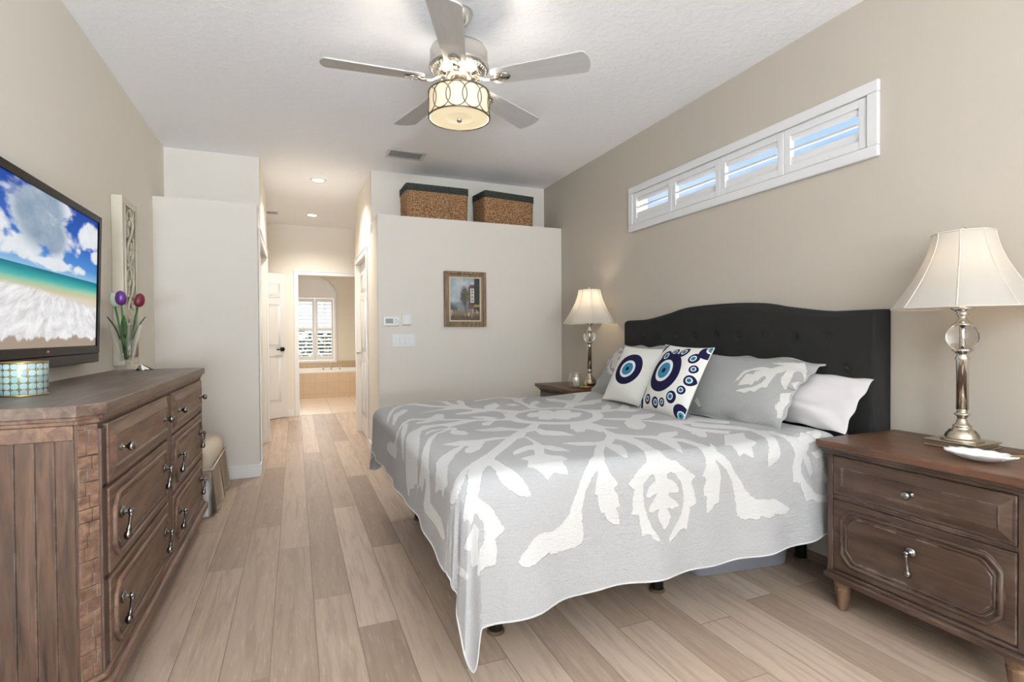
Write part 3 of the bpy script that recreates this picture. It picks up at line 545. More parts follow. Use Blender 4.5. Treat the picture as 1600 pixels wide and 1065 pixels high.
wall('wall_hall_right', [((XHR+.001, 4.85, 2.0), (XHR+.1, 6.65, ZP-.09)), ((XHR+.001, YU+.08, ZP-.09), (XHR+.1, 6.65, ZC)), ((XHR+.001, 6.53, 0), (XHR+.1, 6.65, 2.0)), ((XHR+.001, 4.85, 0), (XHR+.1, 5.55, 2.0)), ((XHR+.1, 6.55, 0), (1.8, 6.65, ZC)), ((1.7, 6.65, 0), (1.8, YE, ZC))], M['wall'], 'beige hall wall with the right closet door')
wall('wall_hall_end', [((-.85, YE, 0), (.05, YE+.1, ZC)), ((.05, YE, 2.035), (.88, YE+.1, ZC)), ((.88, YE, 0), (1.8, YE+.1, ZC))], M['wall'], 'beige wall at the end of the hall around the bathroom doorway')
wall('wall_bath_left', [((-1.0, YE+.1, 0), (-.9, 11.5, ZC))], M['wall'], 'bathroom wall on the left')
wall('wall_bath_right', [((1.6, YE+.1, 0), (1.7, 11.5, ZC))], M['wall'], 'bathroom wall on the right')
# bathroom back wall with an arched window
bx0, bx1, bz0, bz1 = -.30, .74, .66, 1.92
wall('wall_bath_back', [((-1.0, 11.36, 0), (bx0, 11.5, ZC)), ((bx1, 11.36, 0), (1.7, 11.5, ZC)), ((bx0, 11.36, 0), (bx1, 11.5, bz0)), ((bx0, 11.36, bz1), (bx1, 11.5, ZC))], M['wall'], 'bathroom wall with the shuttered window')
# closets' insides
wall('wall_closet_left', [((-1.0, 6.40, 0), (-.86, 6.5, ZC)), ((-1.08, 4.85, 0), (-1.0, 6.45, 2.14))], M['wall_light'], 'inside of the left closet')
wall('wall_closet_right', [((1.6, 4.85, 0), (1.7, 6.55, 2.14))], M['wall_light'], 'inside of the right closet')

# baseboards
def base(name, runs, label):
    b = MB()
    for lo, hi in runs:
        b.box(lo, hi, .004)
    return st(name, b, M['trim'], label)
H = .105
base('baseboard_front_left', [((XL, YP-.014, 0), (XHL+.014, YP, H)), ((XHL, YP, 0), (XHL+.014, 4.93, H))], 'white baseboard of the left closet wall')
base('baseboard_front_right', [((XHR-.014, YP-.014, 0), (XR, YP, H)), ((XHR-.014, YP, 0), (XHR, 5.47, H))], 'white baseboard of the right closet wall')
base('baseboard_left', [((XL, -3.98, 0), (XL+.014, YP-.015, H))], 'white baseboard of the television wall')
base('baseboard_right', [((XR-.014, -3.98, 0), (XR, YP-.015, H))], 'white baseboard of the bed wall')
base('baseboard_hall', [((-.75, YE-.014, 0), (-.02, YE, H)), ((XHR-.0, 6.652, 0), (1.7, 6.664, H)), ((.95, YE-.014, 0), (1.7, YE, H))], 'white baseboard at the hall end')
# door casings
def casing(name, label, axis, c, a0, a1, ztop, w=.07, d=.016, sgn=1):
    """trim round an opening: axis 'x' = wall plane X=c (opening spans Y), 'y' = plane Y=c"""
    b = MB()
    def put(p0, p1, z0, z1, dd):
        if axis == 'x': b.box((min(c, c+sgn*dd), p0, z0), (max(c, c+sgn*dd), p1, z1), .004)
        else: b.box((p0, min(c, c+sgn*dd), z0), (p1, max(c, c+sgn*dd), z1), .004)
    put(a0-w, a0, 0, ztop, d); put(a1, a1+w, 0, ztop, d); put(a0-w, a1+w, ztop, ztop+w, d)
    put(a0-w-.006, a1+w+.006, ztop+w-.016, ztop+w, d+.008)
    return st(name, b, M['trim'], label)
casing('trim_1', 'white casing of the bathroom doorway', 'y', YE, .05, .88, 2.035, .062, .016, -1)
casing('trim_2', 'white casing of the right closet door', 'x', XHR, 5.56, 6.53, 2.0, .07, .016, -1)
casing('trim_3', 'white casing of the left closet opening', 'x', XHL, 4.96, 6.25, 2.0, .07, .014, 1)
# door leaves
def panel_door(name, label, w, h, t=.035, two_sided=True):
    """six-panel leaf: hinge edge at x=0, runs along +x, thickness along y"""
    b = MB(); b.box((0, -t/2, 0), (w, t/2, h), .003)
    rows = [(h*.115, h*.43), (h*.49, h*.785), (h*.835, h*.93)]
    for z0, z1 in rows:
        for x0, x1 in ((.115*w/.76, w/2-.045), (w/2+.045, w-.115*w/.76)):
            for sg in (-1, 1):
                y = sg*t/2
                for k, dz in ((0, .0), (1, .022)):
                    b.tube([(x0+dz, y, z0+dz), (x1-dz, y, z0+dz), (x1-dz, y, z1-dz), (x0+dz, y, z1-dz)], .006 if k == 0 else .004, 6, closed=True)
                b.box((x0+.035, y-.004, z0+.035), (x1-.035, y+.004, z1-.035), .003)
    o = b.build(name, M['door']); o['kind'] = 'structure'; o['label'] = label
    return o
d1 = panel_door('door_1', 'white panelled door standing ajar beside the bathroom doorway', .71, 2.025)
d1.location = (-.685, 7.70, .008); d1.rotation_euler = (0, 0, math.atan2(.43, .56))
M['black_metal'] = plain('matte_black_metal', (28, 27, 27), .4, .6)
b = MB()
b.box((.635-.028, -.031, .935), (.635+.028, -.0185, .991), .002)
b.lathe([(.011, 0), (.011, .035)], 12, M=Matrix.Translation((.635, -.03, .963)) @ Matrix.Rotation(math.radians(90), 4, 'X'))
b.box((.635-.115, -.066, .954), (.635+.012, -.052, .972), .004)
b.build('door_handle', M['black_metal'], d1)['label'] = 'black lever handle'
d2 = panel_door('door_2', 'white panelled closet door recessed in the right hall wall', .96, 1.99)
d2.location = (XHR+.06, 5.565, .006); d2.rotation_euler = (0, 0, math.radians(90))
b = MB(); b.lathe([(.0, 0), (.012, .002), (.014, .01), (.008, .02), (.02, .035), (.021, .048), (.012, .058), (0, .06)], 16, M=Matrix.Translation((.90, .017, .95)) @ Matrix.Rotation(math.radians(-90), 4, 'X'))
M['nickel'] = plain('brushed_nickel', (196, 192, 186), .28, 1.0, var=.05)
b.build('door_handle', M['nickel'], d2)
d3 = panel_door('door_3', 'white sliding closet door in the left hall wall', 1.28, 1.99)
d3.location = (XHL-.065, 4.96, .006); d3.rotation_euler = (0, 0, math.radians(90))

# ---------------- windows ----------------
# high shuttered window over the bed
b = MB()
w = .055
Y0, Y1, Z0, Z1 = 1.603, 3.577, 1.978, 2.335
for (lo, hi) in (((XR-.022, Y0, Z0), (XR+.0, Y1, Z0+w)), ((XR-.022, Y0, Z1-w), (XR, Y1, Z1)), ((XR-.022, Y0, Z0+w), (XR, Y0+w, Z1-w)), ((XR-.022, Y1-w, Z0+w), (XR, Y1, Z1-w))):
    b.box(lo, hi, .006)
for lo, hi in (((XR-.0, Y0+.052, Z0+.04), (XR+.1, Y1-.052, Z0+.057)), ((XR, Y0+.052, Z1-.057), (XR+.1, Y1-.052, Z1-.04)), ((XR, Y0+.04, Z0+.05), (XR+.1, Y0+.055, Z1-.05)), ((XR, Y1-.055, Z0+.05), (XR+.1, Y1-.04, Z1-.05))):
    b.box(lo, hi)
win1 = b.build('window_1', M['shutter']); win1['kind'] = 'structure'; win1['label'] = 'long high window with white plantation shutters above the bed'
b = MB(); b.box((2.62, wy0, wz0), (2.626, wy1, wz1)); b.build('window_pane', M['glass'], win1)
pys = [1.660, 2.118, 2.590, 3.055, 3.520]
zb, zt = Z0+w+.003, Z1-w-.003
for i in range(4):
    y0, y1 = pys[i]+.003, pys[i+1]-.003
    b = MB(); x0, x1 = XR-.012, XR+.016
    b.box((x0, y0, zb), (x1, y0+.038, zt), .003); b.box((x0, y1-.038, zb), (x1, y1, zt), .003)
    b.box((x0, y0+.037, zb), (x1, y1-.037, zb+.040), .003); b.box((x0, y0+.037, zt-.040), (x1, y1-.037, zt), .003)
    p = b.build('shutter_panel', M['shutter'], win1)
    zz = [zb+.040+.020, (zb+zt)/2+.006, zt-.040-.012]
    tilts = [80, 4, 82]
    for k, z in enumerate(zz):
        b = MB(); a = math.radians(tilts[k])
        Mx = Matrix.Translation((XR+.004, 0, z)) @ Matrix.Rotation(a, 4, 'Y')
        hw = (.027, .020, .019)[k]
        prof = [(-hw, 0), (-hw*.5, .005), (0, .0065), (hw*.5, .005), (hw, 0), (hw*.5, -.005), (0, -.0065), (-hw*.5, -.005)]
        b2 = bmesh.new(); vs0 = [b2.verts.new((q, y0+.04, r)) for q, r in prof]; vs1 = [b2.verts.new((q, y1-.04, r)) for q, r in prof]
        b2.faces.new(vs0); b2.faces.new(vs1[::-1])
        for q in range(8): b2.faces.new([vs0[q], vs1[q], vs1[(q+1) % 8], vs0[(q+1) % 8]][::-1])
        b.merge(b2, Mx); b.build('louver', M['shutter'], p)
# bathroom window with arched head
b = MB()
Yb = 11.355
for lo, hi in (((bx0-.05, Yb-.03, bz0-.05), (bx1+.05, Yb, bz0)), ((bx0-.05, Yb-.03, bz0), (bx0, Yb, bz1)), ((bx1, Yb-.03, bz0), (bx1+.05, Yb, bz1)), ((bx0-.05, Yb-.03, bz1), (bx1+.05, Yb, bz1+.04))):
    b.box(lo, hi, .005)
arc = [(.22+.57*math.cos(t), bz1+.04+.42*math.sin(t)) for t in np.linspace(0, math.pi, 24)]
b.prism(arc, 'y', Yb-.025, Yb)
b.tube([(q[0], Yb-.025, q[1]) for q in arc], .02, 8)
win2 = b.build('window_2', M['trim']); win2['kind'] = 'structure'; win2['label'] = 'arched bathroom window with white plantation shutters above the tub'
b = MB(); b.box((bx0, 11.44, bz0), (bx1, 11.446, bz1)); b.build('window_pane', M['glass'], win2)
mx = .375
for (x0, x1) in ((bx0+.004, mx-.003), (mx+.003, bx1-.004)):
    b = MB()
    b.box((x0, Yb-.02, bz0+.004), (x0+.05, Yb+.012, bz1-.004), .003); b.box((x1-.05, Yb-.02, bz0+.004), (x1, Yb+.012, bz1-.004), .003)
    for z0, z1 in ((bz0+.004, bz0+.09), (bz0+.60, bz0+.66), (bz1-.075, bz1-.004)):
        b.box((x0+.049, Yb-.02, z0), (x1-.049, Yb+.012, z1), .003)
    b.box(((x0+x1)/2-.006, Yb-.045, bz0+.12), ((x0+x1)/2+.006, Yb-.035, bz1-.1))
    p = b.build('shutter_panel', M['trim'], win2)
    for za, zb_ in ((bz0+.09, bz0+.60), (bz0+.66, bz1-.075)):
        n = 7
        for k in range(n):
            z = za+(k+.5)*(zb_-za)/n
            b = MB(); Mx = Matrix.Translation(((x0+x1)/2, Yb-.004, z)) @ Matrix.Rotation(math.radians(22), 4, 'X')
            b.box((-(x1-x0)/2+.05, -.036, -.005), ((x1-x0)/2-.05, .036, .005), .003, M=Mx)
            b.build('louver', M['trim'], p)
# greenery outside the bathroom window
def leaf_mat(name, c):
    t = NT(name); v = t.coord('Object')
    t.bsdf(t.ramp(t.noise(v, 22, 4), [(.3, lin(shade(c, .45))), (.55, lin(c)), (.75, lin(tuple(min(255, k*1.35) for k in c)))]), .6)
    return t.m
M['leaf'] = leaf_mat('hedge_leaf', (112, 140, 78))
b = MB(); rs = np.random.RandomState(3)
for k in range(2200):
    c = Vector((rs.uniform(-2.2, 1.6), rs.uniform(13.2, 14.0), rs.uniform(.0, 1.25)+rs.uniform(-.05, .12)))
    M4 = Matrix.Translation(c) @ Euler(rs.uniform(0, 6, 3)).to_matrix().to_4x4()
    l = rs.uniform(.06, .11)
    b2 = bmesh.new(); b2.faces.new([b2.verts.new(q) for q in ((0, -l, 0), (l*.45, 0, .012), (0, l, 0), (-l*.45, 0, .012))]); b.merge(b2, M4)
h = b.build('hedge', M['leaf']); tag(h, 'green leafy hedge outside the bathroom window', 'hedge')
b = MB(); b.box((-6, 11.55, -.12), (6, 16, -.05))
st('floor.002', b, plain('garden_ground', (150, 150, 140), .9), 'ground outside the bathroom window')
# ---------------- wooden case furniture ----------------
M['wood_x'] = wood('greyed_brown_wood_x', (72, 51, 39), (112, 85, 69), (142, 114, 95), 'x', (134, 117, 105), wear=True)
M['wood_y'] = wood('greyed_brown_wood_y', (74, 55, 44), (112, 88, 73), (140, 116, 100), 'y', (138, 122, 112), wear=True)
M['wood_z'] = wood('greyed_brown_wood_z', (52, 37, 28), (84, 63, 50), (114, 88, 70), 'z', (84, 78, 74), wear=True)
M['wood_top'] = wood('dark_brown_wood_top', (66, 52, 45), (98, 80, 69), (130, 110, 97), 'x', (140, 130, 122), 1.0, .38, wear=True)
M['ns_x'] = wood('nightstand_wood', (42, 29, 22), (64, 47, 37), (86, 66, 54), 'x', (100, 86, 76), wear=True)
M['ns_top'] = wood('nightstand_top_wood', (58, 36, 25), (86, 57, 41), (108, 76, 56), 'x', None, .8, .40, wear=True)
M['ns_z'] = wood('nightstand_wood_z', (40, 28, 21), (60, 45, 35), (80, 62, 51), 'z', (98, 84, 74), wear=True)
M['leg_wood'] = wood('leg_wood', (62, 44, 32), (98, 73, 54), (124, 98, 76), 'z')
M['worn'] = plain('worn_grey_wood_edge', (126, 122, 118), .5, .15, var=.2, nscale=60)
M['pewter'] = plain('pewter_pull', (134, 132, 130), .20, 1.0, var=.12, nscale=40)
M['dark'] = plain('dark_gap', (26, 20, 16), .9)

def notched(w, h, c):
    """rectangle w x h centred on 0 with stepped-in, chamfered corners"""
    a, b = w/2, h/2
    return [(-a, -b+2*c), (-a+c*.35, -b+1.55*c), (-a+1.3*c, -b+.45*c), (-a+1.9*c, -b), (a-1.9*c, -b), (a-1.3*c, -b+.45*c), (a-c*.35, -b+1.55*c), (a, -b+2*c),
            (a, b-2*c), (a-c*.35, b-1.55*c), (a-1.3*c, b-.45*c), (a-1.9*c, b), (-a+1.9*c, b), (-a+1.3*c, b-.45*c), (-a+c*.35, b-1.55*c), (-a, b-2*c)]
def drawer_front(name, w, h, style, mats, parent, loc, pulls, pullkind):
    """front in the local X-Z plane, looking along -Y; origin at its centre"""
    b = MB()
    b.box((-w/2, 0, -h/2), (w/2, .02, h/2), .004)
    if style == 'raised':
        m = .042
        b2 = bmesh.new()
        o = [(-w/2+.012, -h/2+.012), (w/2-.012, -h/2+.012), (w/2-.012, h/2-.012), (-w/2+.012, h/2-.012)]
        i = [(-w/2+m, -h/2+m), (w/2-m, -h/2+m), (w/2-m, h/2-m), (-w/2+m, h/2-m)]
        k = [(-w/2+m+.006, -h/2+m+.006), (w/2-m-.006, -h/2+m+.006), (w/2-m-.006, h/2-m-.006), (-w/2+m+.006, h/2-m-.006)]
        vo = [b2.verts.new((x, 0, z)) for x, z in o]; vi = [b2.verts.new((x, -.011, z)) for x, z in i]; vk = [b2.verts.new((x, -.007, z)) for x, z in k]
        for A, B in ((vo, vi), (vi, vk)):
            for q in range(4): b2.faces.new([A[q], A[(q+1) % 4], B[(q+1) % 4], B[q]])
        b2.faces.new(vk)
        bmesh.ops.recalc_face_normals(b2, faces=b2.faces); b.merge(b2)
    else:
        c = .021
        ptsA = notched(w-.075, h-.065, c)
        b.tube([(x, -.003, z) for x, z in ptsA], .0085, 8, closed=True)
        ptsB = notched(w-.108, h-.098, c)
        b.tube([(x, -.001, z) for x, z in ptsB], .005, 6, closed=True)
        b.prism([(x, z) for x, z in notched(w-.125, h-.115, c)], 'y', -.003, .01)
    fr = b.build(name, mats, parent, loc)
    if style != 'raised':
        # rubbed pale edges on the upright parts of the moulding
        pass
    Rx = Matrix.Rotation(math.radians(90), 4, 'X')
    for (px, pz) in pulls:
        b = MB()
        if pullkind == 'knob':
            b.lathe([(0, 0), (.013, .0), (.013, .003), (.006, .006), (.005, .016), (.010, .02), (.0155, .026), (.016, .032), (.011, .039), (0, .041)], 20, M=Rx)
            nm = 'knob'
        else:
            b.lathe([(0, 0), (.019, 0), (.019, .003), (.013, .007), (.007, .010), (.006, .02), (0, .024)], 20, M=Rx)
            b.ball((0, -.024, 0), .010)
            tilt = Matrix.Translation((0, -.026, -.004)) @ Matrix.Rotation(math.radians(8), 4, 'X')
            b.lathe([(0, -.088), (.009, -.085), (.0125, -.076), (.011, -.066), (.0065, -.060), (.0085, -.054), (.0055, -.048), (.0048, -.030), (.0065, -.018), (.005, -.012), (.0078, -.006), (.004, .0), (0, .002)], 20, M=tilt)
            nm = 'drop_pull'
        b.build(nm, M['pewter'], fr, (px, -.006, pz))
    return fr
def turned_leg(h, r0, r1):
    b = MB()
    b.lathe([(r1*.8, 0), (r1, .006), (r1*1.02, .012), (r0*.93, h-.045), (r0*1.0, h-.04), (r0*.82, h-.034), (r0*1.02, h-.028), (r0*1.05, h-.012), (r0*.9, h)], 36,
            fn=lambda a, z: 1+(.05*math.cos(a*12) if .012 < z < h-.044 else 0))
    return b

# dresser: local frame, width along X, front faces -Y ; placed against the left wall, front facing +X
def slab(b, w, d, z0, z1, cl, bev=.004, x0=None):
    """top slab with clipped front corners; back at y=0, front at y=-d"""
    pts = [(-w/2, 0), (w/2, 0), (w/2, -d+cl), (w/2-cl, -d), (-w/2+cl, -d), (-w/2, -d+cl)]
    b.prism(pts, 'z', z0, z1, bev)
DW, DD, DH = 1.86, .467, .966
dr = thing('dresser', 'long brown distressed wooden six-drawer dresser under the television', 'dresser', (XL+.018, 2.775, 0), math.radians(90))
# after the rotation local x -> world y, local -y -> world +x
b = MB(); slab(b, DW, DD-.025, .118, DH-.046, .035, .002)
body = b.build('body', M['wood_z'], dr)
b = MB(); slab(b, DW+.05, DD+.002, DH-.034, DH, .058, .0025)
b.build('tabletop', M['wood_top'], dr)
b = MB(); slab(b, DW+.028, DD-.010, DH-.046, DH-.0335, .05, .003); slab(b, DW+.014, DD-.017, DH-.058, DH-.0455, .042, .003); b.build('crown_moulding', M['wood_x'], dr)
b = MB(); slab(b, DW+.045, DD+.012, .105, .15, .05, .012); slab(b, DW+.02, DD-.008, .15, .168, .045, .006); b.build('base_moulding', M['wood_x'], dr)
b = MB(); slab(b, DW-.1, DD-.08, .085, .106, .04); b.build('plinth', M['wood_x'], dr)
for sx in (-1, 1):
    for yy in (-.05, -DD+.065):
        turned_leg(.105, .034, .022).build('leg', M['leg_wood'], dr, (sx*(DW/2-.075), yy, 0))
# planked side panels with frame rails, chopped-block corner posts on the clipped corners
CH = .035
for sx in (-1, 1):
    b = MB(); x = sx*DW/2
    n = 8; y0, y1 = -.045, -DD+.025+CH+.006
    for k in range(n):
        ya = y0+(y1-y0)*k/n; yb = y0+(y1-y0)*(k+1)/n
        b.box((min(x-.004*sx, x+.004*sx), yb+.0010, .17), (max(x-.004*sx, x+.004*sx), ya-.0010, DH-.100), .0022)
    b.build('side_panel', M['wood_z'], dr)
    b = MB()
    b.box((min(x, x+.010*sx), y0, .168), (max(x, x+.010*sx), -.005, DH-.058), .003)
    b.box((min(x, x+.010*sx), y1+.001, DH-.100), (max(x, x+.010*sx), y0-.001, DH-.058), .003)
    b.build('side_rail', M['wood_x'], dr)
    b = MB(); rs = random.Random(5)
    c0 = Vector((sx*(DW/2-CH/2), -DD+.025+CH/2, 0))
    Mx = Matrix.Translation(c0) @ Matrix.Rotation(math.radians(45*sx), 4, 'Z')
    hwid = CH*.707+.002
    zc = .17; hh = .038
    while zc < DH-.065:
        z1 = min(zc+hh, DH-.060)
        spl = (rs.random()-.5)*.030
        for xa, xb in ((-hwid, spl), (spl, hwid)):
            dpt = .003+.003*rs.random(); tz = rs.uniform(-.0015, .0015)
            b.box((xa+.0006, -dpt, zc+.0007+tz), (xb-.0006, .01, z1-.0007+tz), .0016, M=Mx)
        zc += hh
    b.build('corner_post', M['wood_x'], dr)
yf = -DD+.025
rows = [(.905, .722, 'raised', 'knob'), (.705, .447, 'notch', 'pull'), (.430, .175, 'notch', 'pull')]
for cx in (-.4475, .4475):
    for zt_, zb_, sty, pk in rows:
        w_, h_ = .79, zt_-zb_
        drawer_front('drawer', w_, h_, sty, M['wood_x'], dr, (cx, yf-.013, (zt_+zb_)/2-.008), ((-.297, 0.0 if pk == 'knob' else .028), (.297, 0.0 if pk == 'knob' else .028)), pk)
b = MB()
b.box((-.042, yf-.010, .17), (.042, yf+.004, DH-.076), .003)
for z in (.714, .438): 
    b.box((-DW/2+.04, yf-.010, z-.006), (-.043, yf+.004, z+.006), .002); b.box((.043, yf-.010, z-.006), (DW/2-.04, yf+.004, z+.006), .002)
for sx in (-1, 1): b.box((min(sx*(DW/2-.036), sx*(DW/2-.082)), yf-.010, .168), (max(sx*(DW/2-.036), sx*(DW/2-.082)), yf+.004, DH-.076), .003)
b.build('face_frame', M['wood_z'], dr)

# night stands: front faces -X
def night_stand(loc, label):
    w, d, h = .69, .50, .712
    ns = thing('nightstand', label, 'nightstand', loc, math.radians(-90), 'nightstands on both sides of the bed')
    b = MB(); b.box((-w/2+.02, -d+.045, .165), (w/2-.02, -.01, h-.06), .004); b.build('body', M['ns_z'], ns)
    b = MB(); b.box((-w/2-.0, -d-.012, h-.028), (w/2+.0, 0, h), .0025); b.build('tabletop', M['ns_top'], ns)
    b = MB()
    b.box((-w/2+.008, -d+.004, h-.042), (w/2-.008, -.004, h-.028), .004); b.box((-w/2+.014, -d+.022, h-.06), (w/2-.014, -.006, h-.042), .006)
    b.build('crown_moulding', M['ns_x'], ns)
    b = MB(); b.box((-w/2+.006, -d+.022, .128), (w/2-.006, -.006, .155), .008); b.box((-w/2+.014, -d+.034, .155), (w/2-.014, -.008, .17), .005); b.build('base_moulding', M['ns_x'], ns)
    for sx in (-1, 1):
        for y in (-.05, -d+.075): turned_leg(.13, .031, .019).build('leg', M['leg_wood'], ns, (sx*(w/2-.058), y, 0))
    yf = -d+.045
    b = MB()
    for sx in (-1, 1): b.box((min(sx*(w/2-.018), sx*(w/2-.042)), yf-.010, .168), (max(sx*(w/2-.018), sx*(w/2-.042)), yf+.004, h-.058), .003)
    b.box((-w/2+.042, yf-.008, .470), (w/2-.042, yf+.004, .486), .002)
    b.build('face_frame', M['ns_z'], ns)
    drawer_front('drawer', .600, .158, 'raised', M['ns_x'], ns, (0, yf-.011, .567), ((0, 0),), 'knob')
    drawer_front('drawer', .600, .288, 'notch', M['ns_x'], ns, (0, yf-.011, .322), ((0, .035),), 'pull')
    return ns
night_stand((XR-.004, 1.195, 0), 'brown two-drawer wooden nightstand in the right foreground, near side of the bed')
night_stand((XR-.004, 3.985, 0), 'brown wooden nightstand on the far side of the bed, partly hidden by it')

# ---------------- bed ----------------
bed = thing('bed', 'king bed with charcoal button-tufted headboard and black metal legs', 'bed', (.52, 2.545, 0))
M['charcoal'] = fabric('charcoal_upholstery', (38, 37, 37), .95, 700, .35, .10)
M['base_grey'] = fabric('bed_base_grey', (128, 133, 140), .9, 500, .2)
M['sheet'] = fabric('white_sheet', (228, 225, 224), .9, 700, .12)
M['black_leg'] = plain('black_powder_coat', (20, 20, 21), .35, .4)
M['amber_cup'] = (lambda t: (t.bsdf(lin((176, 148, 112)), .2, 0, None, None, Transmission_Weight=.7, IOR=1.4), t.m)[1])(NT('amber_plastic_cup'))
b = MB(); b.box((.06, -.88, .30), (1.86, .88, .43), .02); b.build('bed_base', M['base_grey'], bed)
b = MB(); b.box((-.005, -.925, .432), (1.895, .925, .660), .05, 4); b.build('mattress', M['sheet'], bed)
for x, y in ((.19, -.645), (.19, .715), (.975, -.625), (.975, .625), (1.86, -.645), (1.86, .645)):
    b = MB(); b.lathe([(.026, .010), (.028, .016), (.028, .31)], 24)
    lg = b.build('leg', M['black_leg'], bed, (x, y, 0))
    b = MB(); b.lathe([(.034, 0), (.036, .002), (.033, .012), (.0285, .013)], 24); b.build('glide_cup', M['amber_cup'], lg)
# headboard
def hb_top(y):
    a = abs(y)
    s0 = min(max((.80-a)/.55, 0), 1); s0 = s0*s0*(3-2*s0)
    return 1.262 + .058*s0 + .020*max(0, 1-(a/.45)**2)
HX = 2.428
hw = .993
ny, nz = 160, 90
Yg = np.linspace(-hw, hw, ny); Tg = np.linspace(0, 1, nz)
btn = []
for r_, (z, off, n_) in enumerate(((1.140, 0, 9), (.983, .0935, 10), (.826, 0, 9), (.669, .0935, 10))):
    for k in range(n_): btn.append((-.748+.187*k+(0 if off == 0 else -.0935), z))
P = np.zeros((ny, nz, 3)); er = .035
for i, y in enumerate(Yg):
    zt_ = hb_top(y)
    zz = .30+(zt_-.30)*Tg
    ey = min(1, (hw-abs(y))/er)
    ez = np.minimum(1, (zt_-zz)/er)
    rnd = er*(1-np.sqrt(np.maximum(0, 1-(1-ey)**2)))+er*(1-np.sqrt(np.maximum(0, 1-(1-np.maximum(ez, 0))**2)))
    dent = np.zeros(nz)
    for by, bz in btn:
        r2 = (y-by)**2+(zz-bz)**2
        dent += .014*np.exp(-r2/.020**2)+.004*np.exp(-r2/.06**2)
    P[i, :, 0] = np.minimum(rnd, .05)+dent
    P[i, :, 1] = y; P[i, :, 2] = zz
P[:, :, 0] += HX-.52
hb = np_mesh('headboard', P, M['charcoal'], bed)
# sides, back and piping of the headboard in the same mesh
bm = bmesh.new(); bm.from_mesh(hb.data); bm.verts.ensure_lookup_table()
idx = lambda i, j: bm.verts[i*nz+j]
loop = [(0, j) for j in range(nz)] + [(i, nz-1) for i in range(1, ny)] + [(ny-1, j) for j in range(nz-2, -1, -1)]
fr = [idx(*q) for q in loop]
bk = [bm.verts.new((2.522-.52, v.co.y, v.co.z)) for v in fr]
for a in range(len(fr)-1):
    f = bm.faces.new([fr[a], fr[a+1], bk[a+1], bk[a]]); f.smooth = True
bm.faces.new(bk)
bmesh.ops.recalc_face_normals(bm, faces=bm.faces)
bm.to_mesh(hb.data); bm.free()
for by, bz in btn:
    b = MB(); b.ball((0, 0, 0), .0125, (.55, 1, 1), 2); b.build('button', M['charcoal'], hb, (HX-.52+.013, by, bz))
for y in (-.9, .9):
    b = MB(); b.box((HX-.52+.03, y-.03, 0), (HX-.52+.07, y+.03, .31), .003); b.build('headboard_strut', M['black_leg'], bed)

# ---------------- bedspread ----------------
def quilt_mat(name, grey, white, attr, edge):
    t = NT(name)
    at = t.n('Attribute', {'attribute_name': attr}).outputs['Fac']
    v = t.coord('Object')
    wob = t.math('MULTIPLY', t.math('SUBTRACT', t.noise(v, 90, 2), .5), edge*2.2)
    k = t.smooth(t.math('ADD', at, wob), -edge*.25, edge*.25)
    # crinkled gauze: long fine creases plus a weave
    c1 = t.noise(t.coord('Object', (8, 40, 40)), 3.0, 5, .6, .8)
    c2 = t.noise(t.coord('Object', (60, 9, 60)), 2.2, 4, .6, .4)
    wv = t.noise(v, 420, 2)
    cre = t.math('ADD', t.math('MULTIPLY', c1, .8), t.math('MULTIPLY', c2, .45))
    g = lin(grey); w = lin(white)
    gc = t.mix(t.noise(v, 260, 2), shade(g, .90), tuple(min(1, x*1.10) for x in g))
    gc = t.mix(t.math('MULTIPLY', t.smooth(c1, .5, .7), .10), gc, shade(g, .8))
    wc = t.mix(t.noise(v, 200, 2), shade(w, .96), w)
    h = t.math('ADD', t.math('MULTIPLY', k, .55), t.math('ADD', t.math('MULTIPLY', cre, 1.1), t.math('MULTIPLY', wv, .12)))
    t.bsdf(t.mix(k, gc, wc), .92, 0, t.bump(h, .85, .0045), .15)
    return t.m
M['quilt'] = quilt_mat('applique_bedspread', (173, 173, 174), (210, 210, 209), 'applique', .006)
S_, T_, P = spread_grid(330, 400)
pts = np.stack([S_.ravel(), T_.ravel()], 1)
sd = sdf_union(pts, APPLIQUE)
rc = np.hypot(pts[:, 0]-.794, pts[:, 1]-.953)
sd = np.maximum(sd, np.minimum(rc-.213, .272-rc))
# the unseen far side repeats the near side's leaves
sp_ = np_mesh('bedspread', P, M['quilt'], None, {'applique': sd})
tag(sp_, 'grey quilted bedspread with white leafy applique draped over the bed', 'bedspread')
b = MB()
ed = [tuple(P[i, 0]) for i in range(P.shape[0]-1, -1, -4)] + [tuple(P[0, j]) for j in range(0, P.shape[1], 4)] + [tuple(P[i, -1]) for i in range(0, P.shape[0], 4)]
M['hem'] = fabric('pale_hem', (206, 206, 206), .9, 700, .2)
b.tube(ed, .0035, 6)
b.build('hem', M['hem'], sp_)['label'] = 'narrow pale turned hem'

# ---------------- pillows ----------------
def pillow_mesh(name, key, mat, attrs_fn, n=110):
    U, V, F, B = pillow_world(key, n)
    c = np.array(PILLOWS[key][7])
    at = attrs_fn(U, V)
    o = np_mesh(name, F-c, mat, None, at)
    o.location = tuple(c)
    bm = bmesh.new(); bm.from_mesh(o.data); VL = list(bm.verts)
    m = n; V2 = {}
    for i in range(n):
        for j in range(m):
            if i in (0, n-1) or j in (0, m-1): V2[i, j] = VL[i*m+j]
            else: V2[i, j] = bm.verts.new(B[i, j]-c)
    lays = [bm.verts.layers.float.get(k) for k in at]
    for l, k in zip(lays, at):
        for i in range(1, n-1):
            for j in range(1, m-1): V2[i, j][l] = -.5 if k == 'applique' else 5.0
    for i in range(n-1):
        for j in range(m-1):
            f = bm.faces.new([V2[i, j+1], V2[i+1, j+1], V2[i+1, j], V2[i, j]]); f.smooth = True
    bm.to_mesh(o.data); bm.free()
    return o, F-c, B-c
